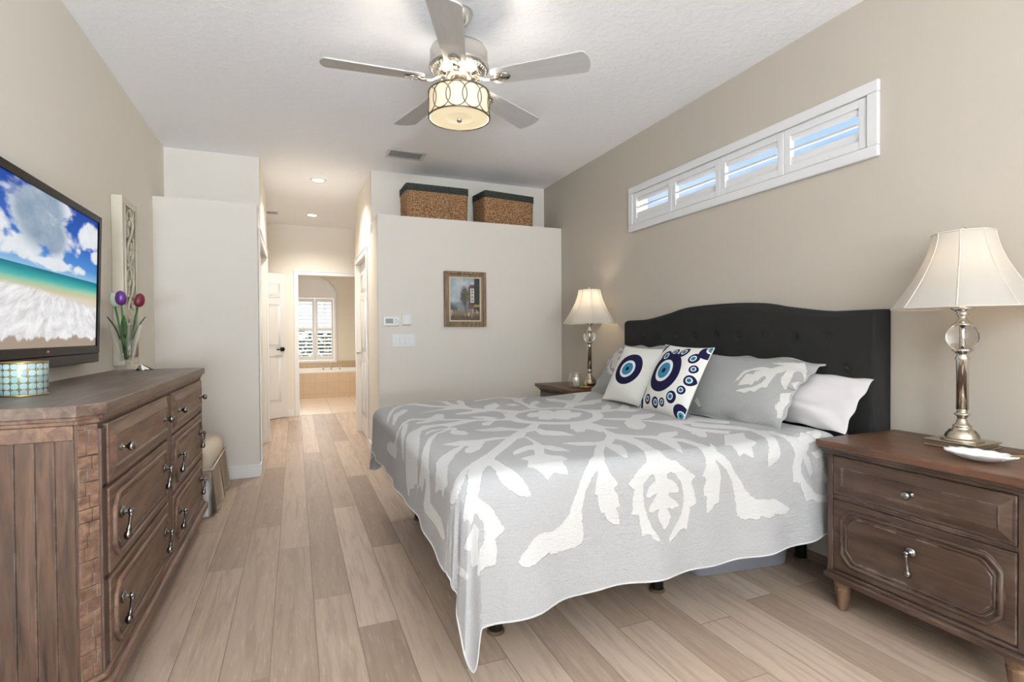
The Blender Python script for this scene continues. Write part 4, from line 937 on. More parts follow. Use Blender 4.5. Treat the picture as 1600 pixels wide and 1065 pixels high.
def welt(o, F, r, mat, name='piping'):
    n, m = F.shape[:2]
    loop = [F[i, 0] for i in range(n)] + [F[n-1, j] for j in range(1, m)] + [F[i, m-1] for i in range(n-2, -1, -1)] + [F[0, j] for j in range(m-2, 0, -1)]
    b = MB(); b.tube([tuple(q) for q in loop[::2]], r, 6, closed=True); return b.build(name, mat, o)
M['sham'] = quilt_mat('grey_linen_sham', (158, 158, 157), (206, 204, 200), 'applique', .012)
M['sham_plain'] = fabric('grey_linen_edge', (168, 167, 165), .95, 800, .3)
def sham_attr(flip):
    def fn(U, V):
        w = .5
        p = np.stack([(U*(-1 if flip else 1)).ravel(), V.ravel()], 1)
        return {'applique': sdf_union(p, SHAM_LEAF)}
    return fn
o, F, B = pillow_mesh('pillow_sham', 'sham_near', M['sham'], sham_attr(False))
tag(o, 'grey linen pillow sham with white leaf applique, right of the dotted cushion', 'pillow')
welt(o, F, .005, M['sham_plain'])
o, F, B = pillow_mesh('pillow_sham', 'sham_far', M['sham'], sham_attr(True))
tag(o, 'grey linen pillow sham with leaf applique, behind the single-eye cushion', 'pillow')
welt(o, F, .005, M['sham_plain'])
def eye_mat():
    t = NT('printed_eye_cushion')
    d = t.n('Attribute', {'attribute_name': 'eye_outer'}).outputs['Fac']; e = t.n('Attribute', {'attribute_name': 'eye_inner'}).outputs['Fac']
    v = t.coord('Object')
    wv = t.noise(v, 420, 2)
    white = t.mix(wv, lin((216, 216, 210)), lin((232, 231, 226)))
    col = t.mix(t.smooth(d, 1.015, .985), white, lin((24, 22, 56)))
    col = t.mix(t.smooth(e, .575, .545), col, lin((226, 230, 232)))
    col = t.mix(t.smooth(e, .415, .39), col, lin((52, 122, 152)))
    col = t.mix(t.smooth(e, .135, .115), col, lin((14, 16, 40)))
    t.bsdf(col, .9, 0, t.bump(wv, .2, .001), .15)
    return t.m
M['eye'] = eye_mat()
M['cush_edge'] = fabric('white_cushion_edge', (220, 219, 213), .9, 700, .2)
def eyes_attr(lst, wh):
    def fn(U, V):
        do = np.full(U.shape, 9.); di = np.full(U.shape, 9.)
        for cx, cy, ix, iy, r in lst:
            a = np.hypot(U-cx, V-cy)/r; q = np.hypot(U-ix, V-iy)/r
            near = a < do
            di = np.where(near, q, di); do = np.minimum(do, a)
        return {'eye_outer': do, 'eye_inner': di}
    return fn
ED = [list(e) for e in EYES_DOTTED]
ED[13] = [.95, .90, .99, .96, .25]; ED[14] = [.86, -.83, .91, -.90, .20]; ED[15] = [-.95, -.88, -.98, -.93, .22]
ED[0] = [-.10, .12, -.145, .15, .61]
ED.append([-.93, .9, -.96, .93, .2])
o, F, B = pillow_mesh('throw_cushion', 'cushion_dotted', M['eye'], eyes_attr(ED, 1), 170)
tag(o, 'white throw cushion with one big blue eye ringed by small eyes', 'cushion')
welt(o, F, .003, M['cush_edge'])
o, F, B = pillow_mesh('throw_cushion', 'cushion_plain', M['eye'], eyes_attr([[-.02, .09, -.04, .085, .575]], 1), 150)
tag(o, 'white throw cushion with a single blue eye, left of the dotted one', 'cushion')
welt(o, F, .003, M['cush_edge'])
# white sleeping pillow behind the near sham and its rumpled case
M['white_case'] = fabric('white_pillowcase', (214, 210, 211), .92, 700, .15, .03)
def soft_pillow(name, w, h, t, c, r, u, seed, amp):
    n = 80
    U, V, F, B = pillow_grid(n, w, h, t, .04, .0, .10, seed)
    rs = np.random.RandomState(seed)
    wr = np.zeros_like(U)
    for k in range(10):
        a = rs.uniform(0, 6.28); f = rs.uniform(4, 13); wr += np.sin(f*(U*math.cos(a)+V*math.sin(a))+rs.uniform(0, 6)+1.2*np.sin(3*U+k))*(.6 if k < 4 else .35)
    msk = (1-U**4)*(1-V**4)
    F[..., 2] += wr*amp*msk; 
    edge = np.clip((np.maximum(np.abs(U), np.abs(V))-.8)/.2, 0, 1)
    dz = edge*.006*np.sin(14*U+9*V+seed)
    F[..., 2] += dz; B[..., 2] += dz
    B[[0, -1], :] = F[[0, -1], :]; B[:, [0, -1]] = F[:, [0, -1]]
    c, r, u, nn = frame_from(c, r, u); R = np.stack([r, u, nn], 0)
    o = np_mesh(name, F@R, M['white_case']); o.location = tuple(c)
    bm = bmesh.new(); bm.from_mesh(o.data); VL = list(bm.verts)
    Bw = B@R
    V2 = {(i, j): (VL[i*n+j] if (i in (0, n-1) or j in (0, n-1)) else bm.verts.new(Bw[i, j])) for i in range(n) for j in range(n)}
    for i in range(n-1):
        for j in range(n-1):
            f = bm.faces.new([V2[i, j+1], V2[i+1, j+1], V2[i+1, j], V2[i, j]]); f.smooth = True
    bm.to_mesh(o.data); bm.free()
    return o
o = soft_pillow('pillow', .72, .30, .13, (2.325, 1.925, .838), (.02, -1, -.04), (.5, -.03, .62), 11, .011)
tag(o, 'rumpled white sleeping pillow behind the right grey sham', 'pillow')
o = soft_pillow('pillow', .72, .30, .12, (2.332, 3.12, .838), (.0, -1, .0), (.5, 0, .62), 13, .006)
tag(o, 'white sleeping pillow hidden behind the left grey sham', 'pillow')
# under-bed bin
bn = thing('storage_bin', 'grey plastic storage bin pushed under the bed near the nightstand', 'storage bin', (2.04, 2.245, 0), math.radians(-7))
M['bin'] = plain('grey_translucent_plastic', (142, 146, 158), .35, var=.04)
def bin_ring(z, hx, hy, r=.05):
    out = []
    for qx, qy, a0 in ((1, 1, 0), (-1, 1, 90), (-1, -1, 180), (1, -1, 270)):
        for k in range(7):
            a = math.radians(a0+90*k/6); out.append((qx*(hx-r)+r*math.cos(a), qy*(hy-r)+r*math.sin(a), z))
    return out
b = MB(); rings = [bin_ring(0, .26, .33), bin_ring(.012, .272, .342), bin_ring(.155, .285, .355), bin_ring(.16, .295, .365), bin_ring(.17, .295, .365), bin_ring(.17, .285, .355), bin_ring(.02, .26, .33)]
b.grid(np.array([r+[r[0]] for r in rings])); b.poly(bin_ring(.002, .26, .33)); 
b.build('bin_body', M['bin'], bn)
b = MB(); b.prism([(q[0], q[1]) for q in bin_ring(0, .302, .372)], 'z', .166, .188, .004); b.build('bin_lid', plain('pale_grey_plastic_lid', (172, 176, 182), .4, var=.03), bn)
# ---------------- table lamps ----------------
M['chrome'] = plain('polished_nickel', (214, 210, 203), .12, 1.0, var=.03)
M['antique'] = plain('antique_silver', (196, 186, 168), .25, 1.0, var=.10, nscale=30)
M['crystal'] = (lambda t: (t.bsdf((1, 1, 1), 0.0, 0, None, None, Transmission_Weight=1.0, IOR=1.45), t.m)[1])(NT('crystal_glass'))
M['seam'] = plain('lamp_shade_trim', (196, 190, 180), .8)
def shade_mat(name, col, glow, strength, through=1.0):
    t = NT(name); c = lin(col)
    tr = t.n('BsdfTranslucent', Color=shade(c, through)); df = t.n('BsdfDiffuse', Color=c)
    v = t.coord('Object', (1, 1, .1)); wv = t.noise(v, 500, 2)
    t.put(df.inputs['Normal'], t.bump(wv, .15, .001))
    mx = t.n('MixShader'); mx.inputs[0].default_value = .5
    t.t.links.new(tr.outputs[0], mx.inputs[1]); t.t.links.new(df.outputs[0], mx.inputs[2])
    em = t.n('Emission', Color=lin(glow)); em.inputs[1].default_value = strength
    ad = t.n('AddShader'); t.t.links.new(mx.outputs[0], ad.inputs[0]); t.t.links.new(em.outputs[0], ad.inputs[1])
    t.t.links.new(ad.outputs[0], t.out.inputs[0])
    return t.m
M['shade'] = shade_mat('white_fabric_shade', (222, 217, 209), (255, 240, 215), .03, .5)
def lamp(loc, label, watts):
    L = thing('table_lamp', label, 'lamp', loc, math.radians(-90), 'crystal ball table lamps on the nightstands')
    # local: x -> world -y
    b = MB()
    b.box((-.085, -.085, .0), (.085, .085, .006), .002); b.box((-.080, -.080, .006), (.080, .080, .022), .003); b.box((-.086, -.086, .021), (.086, .086, .027), .002)
    b.build('base', M['antique'], L)
    b = MB()
    b.lathe([(.066, .027), (.067, .031), (.060, .034), (.053, .036), (.052, .040), (.048, .052), (.038, .066), (.031, .070), (.029, .078), (.031, .081), (.026, .086), (.019, .094), (.0145, .108), (.017, .118), (.026, .124), (.026, .128), (.018, .131), (.0155, .140), (.0195, .145)], 48,
            fn=lambda a, z: 1+(.035*math.cos(a*24) if .040 <= z <= .066 else 0))
    b.build('foot', M['antique'], L)
    b = MB(); b.lathe([(.0195, .145), (.0195, .332), (.0225, .336), (.0225, .345), (.018, .350), (.0185, .358), (.028, .366), (.034, .374), (.030, .379)], 36); b.build('column', M['chrome'], L)
    b = MB(); b.lathe([(.024, .378), (.034, .383), (.046, .398), (.052, .418), (.050, .438), (.040, .458), (.028, .470), (.020, .474)], 40); b.build('crystal_ball', M['crystal'], L)
    b = MB(); b.lathe([(.007, .379), (.007, .474)], 12); b.lathe([(.032, .468), (.034, .471), (.026, .478), (.016, .490), (.012, .500), (.017, .508), (.020, .512), (.016, .518), (.030, .526), (.038, .534), (.036, .538), (.012, .54), (.010, .60), (.014, .61), (.014, .65)], 32)
    b.build('neck', M['chrome'], L)
    z0, z1 = .535, .822
    def rad(tt): return .222*(1-tt)**1.55 + .092*(1-(1-tt)**1.55)
    n = 24
    def sq(a, z): return 1.0+.018*math.cos(8*a)
    b = MB()
    prof = [(rad(k/n), z0+(z1-z0)*k/n) for k in range(n+1)]
    b2 = bmesh.new(); rings = []
    for r, z in prof:
        rings.append([b2.verts.new((r*sq(2*math.pi*i/96+math.pi/8, z)*math.cos(2*math.pi*i/96), r*sq(2*math.pi*i/96+math.pi/8, z)*math.sin(2*math.pi*i/96), z)) for i in range(96)])
    for k in range(n):
        for i in range(96):
            f = b2.faces.new([rings[k][i], rings[k][(i+1) % 96], rings[k+1][(i+1) % 96], rings[k+1][i]]); f.smooth = True
    b.merge(b2)
    sh = b.build('lamp_shade', M['shade'], L)
    b = MB()
    for k in range(8):
        a = 2*math.pi*(k+.5)/8+math.pi/8*0
        b.tube([(r*1.004*sq(a+math.pi/8, z)*math.cos(a), r*1.004*sq(a+math.pi/8, z)*math.sin(a), z) for r, z in prof], .0028, 6)
    for q in (0, n):
        r, z = prof[q]
        b.tube([(r*sq(2*math.pi*i/64+math.pi/8, z)*math.cos(2*math.pi*i/64), r*sq(2*math.pi*i/64+math.pi/8, z)*math.sin(2*math.pi*i/64), z) for i in range(64)], .0032, 6, closed=True)
    b.build('shade_trim', M['seam'], sh)
    b = MB()
    for k in range(3):
        a = 2*math.pi*k/3; b.tube([(0, 0, z1-.012), (.088*math.cos(a), .088*math.sin(a), z1-.004)], .002, 6)
    b.build('spider', M['chrome'], sh)
    b = MB(); b.lathe([(.0, .60), (.03, .63), (.034, .68), (.022, .73), (0, .755)], 20)
    bm_ = shade_mat('lamp_bulb_glass', (250, 245, 235), (255, 226, 180), 2.0); b.build('bulb', bm_, L)
    b = MB(); b.lathe([(.004, z1-.02), (.004, z1+.004), (.010, z1+.006), (.013, z1+.014), (.009, z1+.022), (0, z1+.026)], 20); b.build('finial', M['chrome'], L)
    point_light('lamp_light', (0, 0, .715), watts, (1, .82, .58), .035, L)
    return L
lamp((2.375, 1.198, .7125), 'tall silver table lamp with white bell shade on the near nightstand, right foreground', .38)
lamp((2.335, 3.895, .7125), 'silver table lamp with white bell shade on the far nightstand beyond the bed', 5.5)

# things on the far night stand
M['thin_glass'] = thin_glass('thin_clear_glass', (.955, .965, .96), 1.7)
M['wax'] = plain('cream_wax', (238, 226, 200), .6, var=.03)
M['gold'] = plain('warm_gold', (206, 168, 108), .3, 1.0, var=.08)
cj = thing('candle_jar', 'round clear glass candle jar with a petal base on the far nightstand', 'candle holder', (2.17, 3.842, .7125))
b = MB()
b.lathe([(.028, 0), (.042, .004), (.058, .03), (.062, .06), (.056, .09), (.047, .115), (.046, .12), (.044, .115), (.052, .09), (.058, .06), (.054, .032), (.038, .010), (0, .008)], 32); b.build('glass_bowl', M['thin_glass'], cj)
b = MB()
for k in range(10):
    a = 2*math.pi*k/10
    for ri, zi, l in ((.055, .022, .034), (.052, .045, .026)):
        b.ball((0, 0, 0), 1, (.006, .014, l*.7), 2, Matrix.Rotation(a+(.3 if l < .03 else 0), 4, 'Z') @ Matrix.Translation((ri, 0, zi)) @ Matrix.Rotation(math.radians(28), 4, 'Y'))
b.build('petals', M['thin_glass'], cj)
b = MB(); b.lathe([(.026, .010), (.028, .012), (.026, .075), (.010, .082), (0, .08)], 20); b.build('candle', M['wax'], cj)
td = thing('trinket_dish', 'small round gold trinket dish with a knob beside the far lamp', 'dish', (2.20, 3.733, .7125))
b = MB(); b.lathe([(.02, 0), (.034, .003), (.050, .010), (.052, .013), (.045, .012), (.03, .008), (0, .007)], 32); b.build('dish', M['gold'], td)
b = MB(); b.lathe([(.012, .006), (.006, .012), (.005, .022), (.014, .032), (.017, .040), (.012, .050), (.006, .056), (.008, .062), (0, .068)], 20); b.build('knob', M['gold'], td)
# white leaf dish with a gold spoon on the near night stand
ld = thing('leaf_dish', 'white scalloped leaf-shaped dish on the near nightstand, in front of the lamp', 'dish', (2.165, 1.040, .7125), math.radians(-78))
M['ceramic'] = plain('glossy_white_ceramic', (238, 238, 238), .12, var=.01)
n_, m_ = 72, 14; Pd = np.zeros((n_+1, m_, 3)); Pb = np.zeros((n_+1, m_, 3))
for i in range(n_+1):
    a = 2*math.pi*i/n_
    rx = .098*(1+.03*math.cos(a*14)); ry = .055*(1+.05*math.cos(a*14))*(1-.22*math.cos(a))
    for j in range(m_):
        q = j/(m_-1)
        z = .006+.026*q**2.2+.0012*math.cos(a*14)*q*q
        Pd[i, j] = (rx*q*math.cos(a), ry*q*math.sin(a), z)
        Pb[i, j] = (rx*(q*.99)*math.cos(a), ry*(q*.99)*math.sin(a), max(.0005, z-.006))
b = MB(); b.grid(Pd); b.grid(Pb[:, ::-1]); b.grid(np.stack([Pd[:, -1], Pb[:, -1]], 1))
bmesh.ops.remove_doubles(b.bm, verts=b.bm.verts, dist=1e-5); bmesh.ops.recalc_face_normals(b.bm, faces=b.bm.faces)
b.build('dish', M['ceramic'], ld)
b = MB(); b.tube([(x, 0, .017) for x in np.linspace(-.066, .066, 12)], [.0015]*12, 6)
for k in range(5):
    x = -.048+.023*k
    for sg in (-1, 1): b.tube([(x, 0, .013), (x+.022, sg*.025, .0165)], .0012, 6)
b.build('leaf_vein', M['ceramic'], ld)
b = MB(); b.tube([(.078, .0, .030), (.105, .0, .036), (.14, .002, .038), (.18, .004, .035)], [.004, .006, .006, .005], 8, flat=.6); b.build('stem_handle', M['gold'], ld)

# ---------------- ceiling fan ----------------
fan = thing('ceiling_fan', 'five-blade brushed ceiling fan with a lit drum shade light', 'ceiling fan', (.762, 2.50, 2.18))
M['fan_metal'] = plain('satin_nickel_fan', (206, 203, 198), .25, 1.0, var=.04)
M['fan_blade'] = wood('silver_grey_blade', (172, 170, 168), (180, 178, 176), (188, 186, 184), 'x', None, 1, .45, .04)
M['drum'] = shade_mat('drum_shade_linen', (244, 236, 220), (255, 228, 172), .36, .010)
M['diffuser'] = shade_mat('frosted_diffuser', (244, 238, 224), (255, 232, 182), .46, .02)
M['bronze'] = plain('brushed_bronze_wire', (118, 108, 92), .35, .9)
z = lambda w: w-2.18
b = MB(); b.lathe([(.070, z(2.745)), (.070, z(2.735)), (.062, z(2.715)), (.045, z(2.69)), (.024, z(2.672)), (.018, z(2.668))], 32)
b.build('canopy', M['fan_metal'], fan)
b = MB(); b.lathe([(.0125, z(2.54)), (.0125, z(2.68))], 16); b.lathe([(.03, z(2.57)), (.034, z(2.575)), (.030, z(2.60)), (.016, z(2.61))], 24); b.build('downrod', M['fan_metal'], fan)
b = MB()
b.lathe([(.05, z(2.575)), (.11, z(2.57)), (.136, z(2.56)), (.142, z(2.545)), (.142, z(2.485)), (.147, z(2.48)), (.147, z(2.468)), (.138, z(2.462)), (.115, z(2.445)), (.085, z(2.435)), (.07, z(2.432)), (.07, z(2.418)), (.05, z(2.415))], 56)
mh = b.build('motor_housing', M['fan_metal'], fan)
b = MB()
for k in range(40):
    a = 2*math.pi*k/40
    for r, zz, rr in ((.128, 2.455, .008), (.104, 2.442, .007)):
        aa = a+(math.pi/40 if r < .12 else 0)
        b.tube([(r*math.cos(aa)+rr*math.cos(q)*math.cos(aa)-rr*math.sin(q)*math.sin(aa), r*math.sin(aa)+rr*math.cos(q)*math.sin(aa)+rr*math.sin(q)*math.cos(aa), z(zz)+.45*rr*math.cos(q)) for q in np.linspace(0, 2*math.pi, 9)[:-1]], .0018, 5, closed=True)
b.build('filigree_band', M['chrome'], mh)
zb = 2.405
for k in range(5):
    ang = math.radians(-112+72*k)
    pitch = math.radians(-11)
    Mx = Matrix.Rotation(ang, 4, 'Z') @ Matrix.Translation((0, 0, z(zb))) @ Matrix.Rotation(pitch, 4, 'X')
    r0, r1 = .185, .648
    pts = []
    for q in np.linspace(0, 1, 12): pts.append((r0+(r1-.03-r0)*q, -(.052+.019*q)))
    for q in np.linspace(-80, 80, 9): pts.append((r1-.03+.03*math.cos(math.radians(q)), .071*math.sin(math.radians(q))*1.0))
    for q in np.linspace(1, 0, 12): pts.append((r0+(r1-.03-r0)*q, (.052+.019*q)))
    pts += [(r0-.012, .034), (r0-.012, -.034)]
    b = MB(); b.prism(pts, 'z', -.0035, .0035, .0012)
    bl = b.build('blade', M['fan_blade'], fan); bl.matrix_local = Mx
    b = MB()
    b.tube([(.065, 0, .022), (.10, 0, .012), (.14, 0, -.008), (.18, 0, -.012), (.21, 0, -.010)], [.011, .012, .013, .012, .008], 10, flat=.7)
    b.ball((.225, 0, -.009), 1, (.042, .030, .007), 3)
    for q in (-.018, .018): b.ball((.228, q, -.016), .005, (1, 1, .5), 1)
    b.build('blade_bracket', M['chrome'], bl)
# drum light
R_ = .148
b = MB(); b.lathe([(R_, z(2.225)), (R_, z(2.345))], 64); 
b2 = b
# open tube: remove end caps
bmesh.ops.delete(b.bm, geom=[f for f in b.bm.faces if len(f.verts) > 4], context='FACES')
ds = b.build('drum_shade', M['drum'], fan)
b = MB()
for k in range(12):
    a0 = 2*math.pi*(k+.27)/12
    pts = []
    for q in np.linspace(0, 2*math.pi, 37)[:-1]:
        a = a0+.335*math.cos(q); pts.append(((R_+.003)*math.cos(a), (R_+.003)*math.sin(a), z(2.285)+.058*math.sin(q)))
    b.tube(pts, .0024, 6, closed=True)
for zz in (2.225, 2.345): b.tube([((R_+.001)*math.cos(q), (R_+.001)*math.sin(q), z(zz)) for q in np.linspace(0, 2*math.pi, 73)[:-1]], .0038, 8, closed=True)
b.build('ring_pattern', M['bronze'], ds)
b = MB(); b.lathe([(R_-.006, z(2.226)), (R_-.006, z(2.230)), (0, z(2.222))], 56); b.build('diffuser', M['diffuser'], fan)
b = MB(); b.lathe([(0, z(2.2235)), (.012, z(2.222)), (.017, z(2.2175)), (.012, z(2.212)), (.008, z(2.208)), (0, z(2.205))], 20); b.build('finial', M['fan_metal'], fan)
b = MB(); b.lathe([(.02, z(2.26)), (.02, z(2.36))], 16); b.lathe([(.0, z(2.352)), (.06, z(2.356)), (.06, z(2.362)), (.03, z(2.42))], 24); b.build('light_kit', M['fan_metal'], fan)
for q in range(3):
    a = 2*math.pi*q/3+.4
    point_light('fan_bulb_light', (.075*math.cos(a), .075*math.sin(a), z(2.255)), 2.9, (1, .90, .76), .04, fan)

# ---------------- television ----------------
tv = thing('television', 'flat-screen television with black bezel showing a beach, hung on the left wall', 'television', (-.93, 2.675, 1.40), math.radians(90))
M['tv_black'] = plain('gloss_black_plastic', (16, 11, 9), .22, var=.0, spec=.1)
M['tv_matte'] = plain('matte_black_plastic', (24, 24, 25), .45)
M['copper_logo'] = plain('copper_badge', (214, 150, 120), .3, .8)
tilt = bpy.data.objects.new('screen_body', None)
COL.objects.unlink(tilt) if tilt.name in COL.objects else None
bpy.data.objects.remove(tilt)
TW, TH = 1.215, .735
Tm = Matrix.Rotation(math.radians(1.7), 4, 'X')
def tvp(o): o.matrix_local = Tm; return o
b = MB(); b.box((-TW/2, -.002, -TH/2), (TW/2, .04, TH/2), .008); b.box((-TW/2+.25, .04, -TH/2+.12), (TW/2-.25, .058, TH/2-.15), .01)
tvp(b.build('housing', M['tv_matte'], tv))
b = MB()
fx, ft, fb = .036, .034, .085
b.box((-TW/2, -.014, -TH/2+.046), (-TW/2+fx, .0, TH/2), .003); b.box((TW/2-fx, -.014, -TH/2+.046), (TW/2, .0, TH/2), .003)
b.box((-TW/2+fx-.001, -.014, TH/2-ft), (TW/2-fx+.001, 0, TH/2), .003); b.box((-TW/2+fx-.001, -.014, -TH/2+.046), (TW/2-fx+.001, 0, -TH/2+fb), .003)
tvp(b.build('bezel', M['tv_black'], tv))
b = MB(); b.box((-TW/2, -.012, -TH/2), (TW/2, .0, -TH/2+.045), .004); tvp(b.build('speaker_bar', M['tv_matte'], tv))
b = MB(); b.ball((.0, -.0145, -TH/2+.067), 1, (.014, .0015, .006), 2); tvp(b.build('badge', M['copper_logo'], tv))
def beach():
    t = NT('beach_picture')
    uv = t.n('TexCoord').outputs['UV']; sp = t.n('SeparateXYZ'); t.t.links.new(uv, sp.inputs[0]); u, v = sp.outputs[0], sp.outputs[1]
    hz = .505
    sk = t.math('DIVIDE', t.math('SUBTRACT', v, hz), 1-hz)
    sky = t.ramp(sk, [(0, lin((150, 198, 232))), (.15, lin((84, 150, 220))), (.5, lin((40, 105, 200))), (1, lin((26, 74, 168)))])
    def vec(su, sv, w=0): return t.n('CombineXYZ', X=t.math('MULTIPLY', u, su), Y=t.math('MULTIPLY', v, sv), Z=w).outputs[0]
    n1 = t.noise(vec(4.2, 5.0, 1.3), 1.0, 8, .56, .3)
    def blob(cu, cv, ru, rv):
        a = t.math('DIVIDE', t.math('SUBTRACT', u, cu), ru); b_ = t.math('DIVIDE', t.math('SUBTRACT', v, cv), rv)
        return t.math('SUBTRACT', 1.0, t.math('SQRT', t.math('ADD', t.math('MULTIPLY', a, a), t.math('MULTIPLY', b_, b_))))
    msk = blob(.46, .88, .28, .30)
    for q in ((.55, .74, .16, .16), (.92, .86, .15, .11), (.985, .70, .08, .06), (.28, .61, .30, .09), (.55, .56, .30, .05), (.10, .70, .16, .10)):
        msk = t.math('MAXIMUM', msk, blob(*q))
    cd = t.math('ADD', t.math('MULTIPLY', msk, .9), t.math('MULTIPLY', t.math('SUBTRACT', n1, .52), 2.4))
    n2 = t.noise(vec(9, 9, 4), 1.0, 8, .62, .2)
    k = t.smooth(cd, .0, .32)
    shade_ = t.math('MULTIPLY', t.smooth(t.math('MAXIMUM', blob(.44, .88, .26, .32), blob(.54, .74, .16, .16)), .0, .45), t.smooth(n1, .25, .5))
    cl = t.mix(n2, lin((214, 224, 236)), lin((255, 255, 255)))
    cl = t.mix(t.math('MULTIPLY', shade_, t.math('ADD', .35, t.math('MULTIPLY', n2, .7))), cl, lin((96, 134, 166)))
    sky = t.mix(k, sky, cl)
    sd_ = t.math('DIVIDE', t.math('SUBTRACT', hz, v), hz)
    wob = t.math('MULTIPLY', t.math('SUBTRACT', t.noise(vec(5, 30, 2), 1.0, 4), .5), .05)
    se = t.math('ADD', sd_, wob)
    sea = t.ramp(se, [(0, lin((20, 112, 140))), (.06, lin((30, 150, 160))), (.14, lin((92, 192, 180))), (.20, lin((178, 208, 176))), (.25, lin((214, 204, 168))), (.32, lin((226, 218, 196)))])
    # foam sheet spreading towards the viewer
    fn = t.noise(t.n('CombineXYZ', X=t.math('MULTIPLY', t.math('DIVIDE', t.math('SUBTRACT', u, .62), t.math('ADD', sd_, .3)), 16.0), Y=t.math('MULTIPLY', sd_, 5.0), Z=2.0).outputs[0], 1.0, 7, .66, .4)
    top = t.math('ADD', .24, t.math('MULTIPLY', t.math('SUBTRACT', t.noise(vec(3, 1, 7), 1.0, 4), .5), .14))
    top = t.math('ADD', top, t.math('MULTIPLY', t.smooth(u, .3, 1.0), .14))
    low = t.math('ADD', .88, t.math('MULTIPLY', t.math('SUBTRACT', t.noise(vec(7, 1, 3), 1.0, 6, .6), .5), .42))
    foam = t.math('MULTIPLY', t.smooth(t.math('SUBTRACT', sd_, top), -.02, .05), t.smooth(t.math('SUBTRACT', low, sd_), -.01, .03))
    fcol = t.ramp(fn, [(.25, lin((196, 184, 176))), (.45, lin((232, 230, 232))), (.62, lin((255, 255, 255)))])
    sand = t.mix(t.noise(vec(260, 220), 1.0, 2), lin((150, 130, 114)), lin((196, 178, 160)))
    sea = t.mix(t.smooth(se, .36, .50), sea, sand)
    sea = t.mix(foam, sea, fcol)
    col = t.mix(t.math('GREATER_THAN', v, hz), sea, sky)
    em = t.n('Emission', Color=col); em.inputs[1].default_value = .66
    gl = t.n('BsdfGlossy', Color=(.03, .03, .03), Roughness=.15)
    ad = t.n('AddShader'); t.t.links.new(em.outputs[0], ad.inputs[0]); t.t.links.new(gl.outputs[0], ad.inputs[1]); t.t.links.new(ad.outputs[0], t.out.inputs[0])
    return t.m
b = MB(); f = b.poly([(-TW/2+fx-.002, -.006, -TH/2+fb-.002), (TW/2-fx+.002, -.006, -TH/2+fb-.002), (TW/2-fx+.002, -.006, TH/2-ft+.002), (-TW/2+fx-.002, -.006, TH/2-ft+.002)])
ul = b.bm.loops.layers.uv.new('UVMap')
for lp, q in zip(f.loops, ((0, 0), (1, 0), (1, 1), (0, 1))): lp[ul].uv = q
tvp(b.build('screen', beach(), tv))
b = MB(); b.box((-.2, .055, -.15), (.2, .068, .15), .004); b.build('wall_bracket', M['tv_matte'], tv)

# ---------------- carved panel on the left wall ----------------
cp = thing('carved_wall_panel', 'tall narrow cream carved scrollwork panel on the wall past the dresser', 'wall decor', (XL, 3.93, .985), math.radians(90))
M['cream_paint'] = plain('champagne_painted_wood', (206, 198, 180), .45, .15, var=.05)
M['panel_back'] = plain('pale_silver_backing', (196, 192, 182), .35, .35, var=.04)
b = MB(); pw, ph, pd = .315, 1.02, .058
for lo, hi in (((-pw/2, -pd, 0), (-pw/2+.030, 0, ph)), ((pw/2-.030, -pd, 0), (pw/2, 0, ph)), ((-pw/2+.035, -pd, 0), (pw/2-.035, 0, .045)), ((-pw/2+.035, -pd, ph-.045), (pw/2-.035, 0, ph))): b.box(lo, hi, .004)
b.tube([(-pw/2+.04, -pd-.001, .05), (pw/2-.04, -pd-.001, .05), (pw/2-.04, -pd-.001, ph-.05), (-pw/2+.04, -pd-.001, ph-.05)], .006, 8, closed=True)
b.build('frame', M['cream_paint'], cp)
b = MB(); b.box((-pw/2+.034, -.044, .04), (pw/2-.034, -.012, ph-.04)); b.build('back_board', M['panel_back'], cp)
b = MB()
for sg in (-1, 1):
    b.tube([(sg*.062*math.sin(q*2*math.pi*2.5), -.050-.004*sg, .055+q*(ph-.11)) for q in np.linspace(0, 1, 90)], .0085, 8, flat=.8)
for k in range(5):
    zc = .055+(ph-.11)*(k+.5)/5
    for sg in (-1, 1):
        pts = []
        for q in np.linspace(0, 1, 26):
            r = .050*(1-q)+.012*q; a = math.pi*.5+sg*q*math.pi*2.2
            pts.append((sg*.058+sg*.0+r*math.cos(a)*sg*-.8, -.051, zc+.055*sg+r*math.sin(a)))
        b.tube(pts, [.0085*(1-.4*q) for q in np.linspace(0, 1, 26)], 8)
        b.ball((0, 0, 0), 1, (.018, .008, .042), 2, Matrix.Translation((sg*.085, -.051, zc)) @ Matrix.Rotation(sg*.6, 4, 'Y'))
    b.ball((0, -.051, zc), 1, (.016, .010, .026), 2)
b.build('carving', M['cream_paint'], cp)

# ---------------- things on the dresser ----------------
va = thing('glass_vase', 'clear flared glass vase holding three tulips on the dresser', 'vase', (-.895, 3.61, .9665))
b = MB()
s4 = lambda r: [(r*math.cos(a), r*math.sin(a)) for a in np.linspace(math.pi/4, math.pi*9/4, 5)[:-1]]
n4 = 28
def vring(r, zz, p=5):
    out = []
    for i in range(n4):
        a = 2*math.pi*i/n4; c, s_ = math.cos(a), math.sin(a)
        k = (abs(c)**p+abs(s_)**p)**(-1/p); out.append((r*k*c, r*k*s_, zz))
    return out
rings = [vring(.033, 0), vring(.034, .004), vring(.029, .03), vring(.031, .05), vring(.072, .262), vring(.069, .262), vring(.027, .056), vring(.004, .054)]
b.grid(np.array([r+[r[0]] for r in rings])); b.poly(vring(.033, 0)); b.poly(vring(.004, .054))
bmesh.ops.remove_doubles(b.bm, verts=b.bm.verts, dist=1e-5); bmesh.ops.recalc_face_normals(b.bm, faces=b.bm.faces)
b.build('vase_body', M['thin_glass'], va)
M['stem'] = leaf_mat('tulip_stem', (62, 112, 48)); M['tleaf'] = leaf_mat('tulip_leaf', (70, 126, 54))
